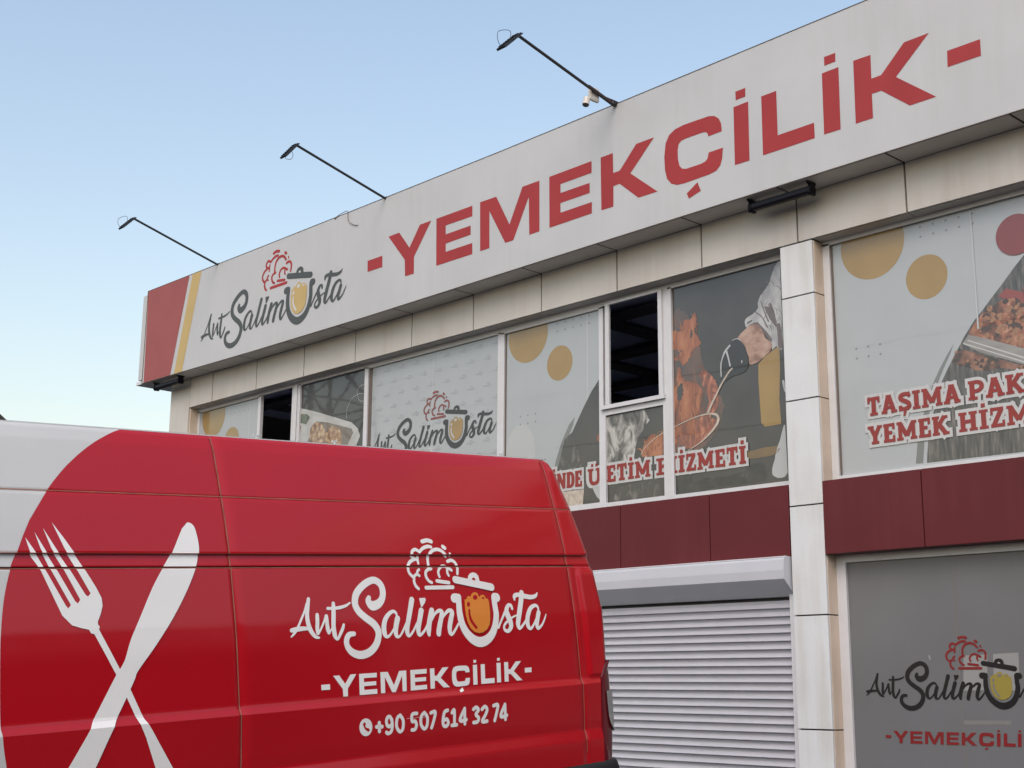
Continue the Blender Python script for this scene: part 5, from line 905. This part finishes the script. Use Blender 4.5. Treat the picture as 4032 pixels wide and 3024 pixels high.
# tail lamps wrapping the corner
def lamp(h0, h1, m, nm, u_a=None, far=False):
    b = MB(); H_ = [h0+(h1-h0)*i/12 for i in range(13)]; W_ = 7; vs = []
    for h in H_:
        e = u_end(h)+.004; a = min(LAMPU(h), e-.006); n0 = body_n(h); bl = interp(a, [6.30, 6.55], [1, 1])
        L_ = [(a, n0-.002), (a+.012, n0+.004), (e-.05, n0-.006), (e-.018, n0-.030), (e, n0-.055), (e+.012, n0-.13), (e-.01, n0-.17)]
        t_ = max(0, (h-1.33)/.106); L_ = [(max(u, a) if i < 5 else u-.02*t_, n_-(.03*t_ if i > 3 else 0)) for i, (u, n_) in enumerate(L_)]
        vs += [vp(u, h, (-WID-n_ if far else n_)) for u, n_ in L_]
    b.add(vs, [(j*W_+i, j*W_+i+1, (j+1)*W_+i+1, (j+1)*W_+i) for j in range(12) for i in range(W_-1)])
    return b.build(nm, m, van, smooth=True)
lamp(.835, 1.436, M['vtail'], 'tail_lamp'); lamp(.835, 1.436, M['vtail'], 'tail_lamp', far=True)
wu = lambda h: interp(h, [1.0, 1.035, 1.09, 1.17, 1.25], [6.535, 6.49, 6.468, 6.462, 6.458])
b = MB(); vs = []; H_ = [1.0+i*.25/10 for i in range(11)]
for h in H_:
    a = min(wu(h), u_end(h)); e = u_end(h)+.010; n0 = body_n(h)+.010
    nn = lambda u: interp(u, [e-.05, e-.018, e, e+.012], [n0-.003, n0-.027, n0-.052, n0-.13])
    vs += [vp(u, h, nn(u)) for u in (a, max(a, e-.018), e, e+.014)]
b.add(vs, [(j*4+i, j*4+i+1, (j+1)*4+i+1, (j+1)*4+i) for j in range(10) for i in range(3)]); b.build('reversing_lamp', M['vtailw'], van)
# rear bumper
b = MB(); prof = [(.826, 0), (.835, .02), (.832, .07), (.80, .10), (.74, .12), (.60, .125), (.45, .10)]
path = [(5.9, .0, 1), (6.35, .006, 1), (6.50, -.02, 1), (6.58, -.12, 1), (6.60, -1.0, 1), (6.58, -1.88, 1), (6.50, -1.98, 1), (6.35, -2.006, 1)]
rings = []
for (u, n_, s_) in path:
    cu = max(0, min(1, (u-6.3)/.25)); rings.append([vp(u+o_*.55*cu, h-(.0 if u > 6 else .01), n_+(o_*.16 if n_ > -1 else -o_*.16)*(1 if abs(n_+1) > .8 else 0)) for h, o_ in prof])
k = len(prof); b.add([v for r_ in rings for v in r_], [(j*k+i, j*k+i+1, (j+1)*k+i+1, (j+1)*k+i) for j in range(len(rings)-1) for i in range(k-1)])
b.build('rear_bumper', M['plastic'], van, smooth=True)
# wheels
for u, n_, s_ in ((1.15, -.14, 1), (1.15, -1.86, -1), (4.95, -.14, 1), (4.95, -1.86, -1)):
    w = empty('wheel', vp(u, .54, n_), van)
    c0 = Vector(vp(u, .54, n_)); ax = Vector((s_, 0, 0))
    MB().tube([c0-ax*.10, c0-ax*.09, c0+ax*.09, c0+ax*.10], [.28, .34, .34, .28], 32).build('tyre', M['tyre'], w, smooth=False)
    MB().tube([c0+ax*.09, c0+ax*.104, c0+ax*.106], [.20, .19, .06], 24).build('rim', M['rim'], w)

# ------------------------------------------------------------------ far things, some only seen mirrored in paint and glass
def house(x, y, w, d, h, rh, label, ang=0.):
    r_ = tag(empty('house', (x, y, 0)), label, 'house', 'low houses around the yard')
    c, s_ = math.cos(ang), math.sin(ang); T = lambda a, b_, z: (x+a*c-b_*s_, y+a*s_+b_*c, z)
    b = MB(); b.add([T(a, b_, z) for z in (0, h) for b_ in (-d/2, d/2) for a in (-w/2, w/2)], [(0, 2, 3, 1), (0, 1, 5, 4), (2, 6, 7, 3), (0, 4, 6, 2), (1, 3, 7, 5)]); b.build('wall', M['render_w'], r_)
    o_ = .5; vs = [T(a, b_, z) for a, b_, z in ((-w/2-o_, -d/2-o_, h), (w/2+o_, -d/2-o_, h), (w/2+o_, d/2+o_, h), (-w/2-o_, d/2+o_, h), (-w/2-o_, 0, h+rh), (w/2+o_, 0, h+rh))]
    MB().add(vs, [(0, 1, 5, 4), (2, 3, 4, 5), (0, 4, 3), (1, 2, 5), (0, 3, 2, 1)]).build('roof', M['rooft'], r_)
    for k in range(max(2, int(w//3))):
        a = -w/2+1.5+k*3
        for sgn in (-1, 1):
            MB().add([T(a+q, sgn*(d/2+.03), z) for z in (1.2, 2.4) for q in (-.5, .5)], [(0, 1, 3, 2)]).build('window', M['vglass'], r_)
    return r_
# roof tip at the left edge of the photo
dx, dy, dz = -.97229079, .40007785, .19448978
t = 34; px, py, pz = dx*t, dy*t, EYE.z+dz*t
vdir = Vector((dy, -dx, 0)).normalized()       # to the right as seen
hr = tag(empty('distant_house', (px-4*vdir.x, py-4*vdir.y, 0)), 'distant house whose dark roof corner shows over the van at far left', 'house')
pk = Vector((px, py, pz)); rgt = vdir*-1 if vdir.dot(Vector((.7, .7, 0))) < 0 else vdir
eave = pk+rgt*1.3-Vector((0, 0, 1.12)); ridge = pk-rgt*3-Vector((0, 0, -2.6)); le = ridge-rgt*4.3-Vector((0, 0, 3.72)); back = Vector((px, py, 0)).normalized()*8
MB().add([eave, ridge, le, eave+back, ridge+back, le+back], [(0, 1, 4, 3), (1, 2, 5, 4), (0, 2, 1), (3, 4, 5), (0, 3, 5, 2)]).build('roof', M['rooft'], hr)
e2 = eave-rgt*.5; l2 = le+rgt*.5; q = [e2, l2, l2+back, e2+back]
MB().add([(v.x, v.y, 0) for v in q]+[(v.x, v.y, eave.z+.2) for v in q], [(0, 1, 5, 4), (1, 2, 6, 5), (2, 3, 7, 6), (3, 0, 4, 7)]).build('wall', M['render_w'], hr)
hall = tag(empty('warehouse', (17, 6, 0)), 'long brown workshop hall along the east side of the yard', 'building')  # unseen hall added so the van's side mirrors something dark
MB().box(14.5, 24, -12, 26, 0, 7.2).build('wall', M['render_w'], hall)
MB().add([(14, -12.5, 7.2), (24.5, -12.5, 7.2), (24.5, 26.5, 7.2), (14, 26.5, 7.2), (19.2, -12.5, 8.6), (19.2, 26.5, 8.6)], [(0, 4, 5, 3), (1, 2, 5, 4), (0, 1, 4), (2, 3, 5)]).build('roof', M['rooft'], hall)
for k in range(8): MB().box(14.44, 14.5, -10+k*4.4, -7.6+k*4.4, 4.2, 5.6).build('window', M['vglass'], hall)
for k in range(3): MB().box(14.42, 14.5, -8+k*12, -4+k*12, 0, 3.4).build('door', M['maroon'], hall)
house(46, 34, 16, 9, 4.5, 2.6, 'low house east of the yard, nearest the shop', .3)
house(58, 10, 20, 9, 5.5, 2.4, 'long low house east of the yard', 1.2)
house(30, -34, 18, 9, 5.0, 2.4, 'low house across the road from the shop', .5)
house(-12, -52, 22, 10, 5.5, 2.5, 'low house behind the photographer', .1)
house(-62, -34, 18, 9, 4.5, 2.4, 'low house beside the pylon', -.5)
# lattice pylon mirrored in the dark poster window
def pylon(x, y, hgt, w0):
    r_ = tag(empty('power_pylon', (x, y, 0)), 'steel lattice power pylon behind the photographer, mirrored in the windows', 'pylon')
    b = MB(); wz = lambda z: w0*(1-.55*z/hgt)/2; lv = [hgt*i/11 for i in range(12)]
    for sx, sy in ((-1, -1), (1, -1), (1, 1), (-1, 1)): b.tube([(x+sx*wz(z), y+sy*wz(z), z) for z in lv], .13, 5)
    b.build('leg_frame', M['pylon'], r_); b = MB()
    for z0, z1 in zip(lv[:-1], lv[1:]):
        for (ax, ay), (bx, by) in (((-1, -1), (1, -1)), ((1, -1), (1, 1)), ((1, 1), (-1, 1)), ((-1, 1), (-1, -1))):
            b.tube([(x+ax*wz(z0), y+ay*wz(z0), z0), (x+bx*wz(z1), y+by*wz(z1), z1)], .07, 4); b.tube([(x+bx*wz(z0), y+by*wz(z0), z0), (x+ax*wz(z1), y+ay*wz(z1), z1)], .07, 4)
            b.tube([(x+ax*wz(z1), y+ay*wz(z1), z1), (x+bx*wz(z1), y+by*wz(z1), z1)], .06, 4)
    b.build('bracing', M['pylon'], r_)
    b = MB()
    for z in (hgt*.8, hgt*.93): b.bar((x-5, y+3, z), (x+5, y-3, z), .3, .3)
    b.build('cross_arm', M['pylon'], r_)
pylon(-15.9-.817*48, 11.2-.577*48, 34, 5.2)
for k, (dz_, off) in enumerate(((8.2, 0), (6.9, .8), (10.6, -.6), (12.6, .3))):
    w = MB(); n_ = 24; w.tube([(-70+i*120/n_, -16+off, dz_+3.2*((i/n_-.5)*2)**2) for i in range(n_+1)], .022, 5)
    tag(w.build('overhead_wire', M['black']), ['lowest black overhead wire behind the photographer', 'second lowest black overhead wire behind the photographer', 'second highest black overhead wire behind the photographer', 'highest black overhead wire behind the photographer'][(1, 0, 2, 3)[k]], 'wire', 'overhead wires behind the photographer')
# trees beyond the yard
def tree(x, y, h, r0, label, seed):
    rnd = random.Random(seed)
    r_ = tag(empty('tree', (x, y, 0)), label, 'tree', 'trees around the yard')
    b = MB(); b.tube([(x, y, 0), (x+.1, y, h*.3), (x-.1, y+.1, h*.7)], [.28, .2, .06], 8)
    for k in range(6): a = rnd.uniform(0, 6.28); b.tube([(x, y, h*(.3+.05*k)), (x+math.cos(a)*r0*.6, y+math.sin(a)*r0*.6, h*(.5+.06*k))], [.09, .03], 5)
    b.build('trunk', M['bark'], r_); b = MB()
    cl = [(rnd.gauss(0, .45)*r0, rnd.gauss(0, .45)*r0, h*rnd.uniform(.4, .95), rnd.uniform(.5, 1.1)) for _ in range(26)]
    for cx, cy, cz, cr in cl:
        for _ in range(90):
            v = Vector((rnd.gauss(0, 1), rnd.gauss(0, 1), rnd.gauss(0, 1))).normalized()*cr*rnd.uniform(.5, 1)
            p_ = Vector((x+cx, y+cy, cz))+v; a = Vector((rnd.gauss(0, 1), rnd.gauss(0, 1), rnd.gauss(0, 1))).normalized()*.16; c_ = a.orthogonal().normalized()*.12
            b.add([p_-a, p_+c_, p_+a, p_-c_], [(0, 1, 2, 3)])
    b.build('crown', M['leafy'], r_)
TL = ['leafy tree behind the workshop hall', 'leafy tree south of the long low house', 'leafy tree at the south east corner of the yard', 'leafy tree beside the low house across the road', 'leafy tree between the pylon and the road', 'leafy tree before the low house behind the photographer', 'leafy tree between the two eastern houses']
YT = [(11.5, -2, 6.5, 2.2), (11.8, 5, 8.6, 2.6), (11.2, 9.5, 6.0, 2.0), (11.8, 15, 7.6, 2.4), (11.5, 21, 9.2, 2.6), (12, -8, 8, 2.4)]  # unseen trees added to soften the hall's edge mirrored in the van
YL = ['tree by the southern half of the workshop hall', 'tall tree before the middle of the workshop hall', 'small tree before the middle of the workshop hall', 'tree before the northern half of the workshop hall', 'tall tree at the north end of the workshop hall', 'tree at the south end of the workshop hall']
for i, (x, y, h, r0) in enumerate(YT): tree(x, y, h, r0, YL[i], 31+i)
for i, (x, y, h, r0) in enumerate([(38, 22, 7, 2.4), (44, 3, 8, 2.6), (40, -14, 9, 3), (20, -44, 8, 3), (-34, -40, 8, 3), (-4, -44, 7, 2.6), (52, 24, 8, 2.8)]):
    tree(x, y, h, r0, TL[i], 11+i)
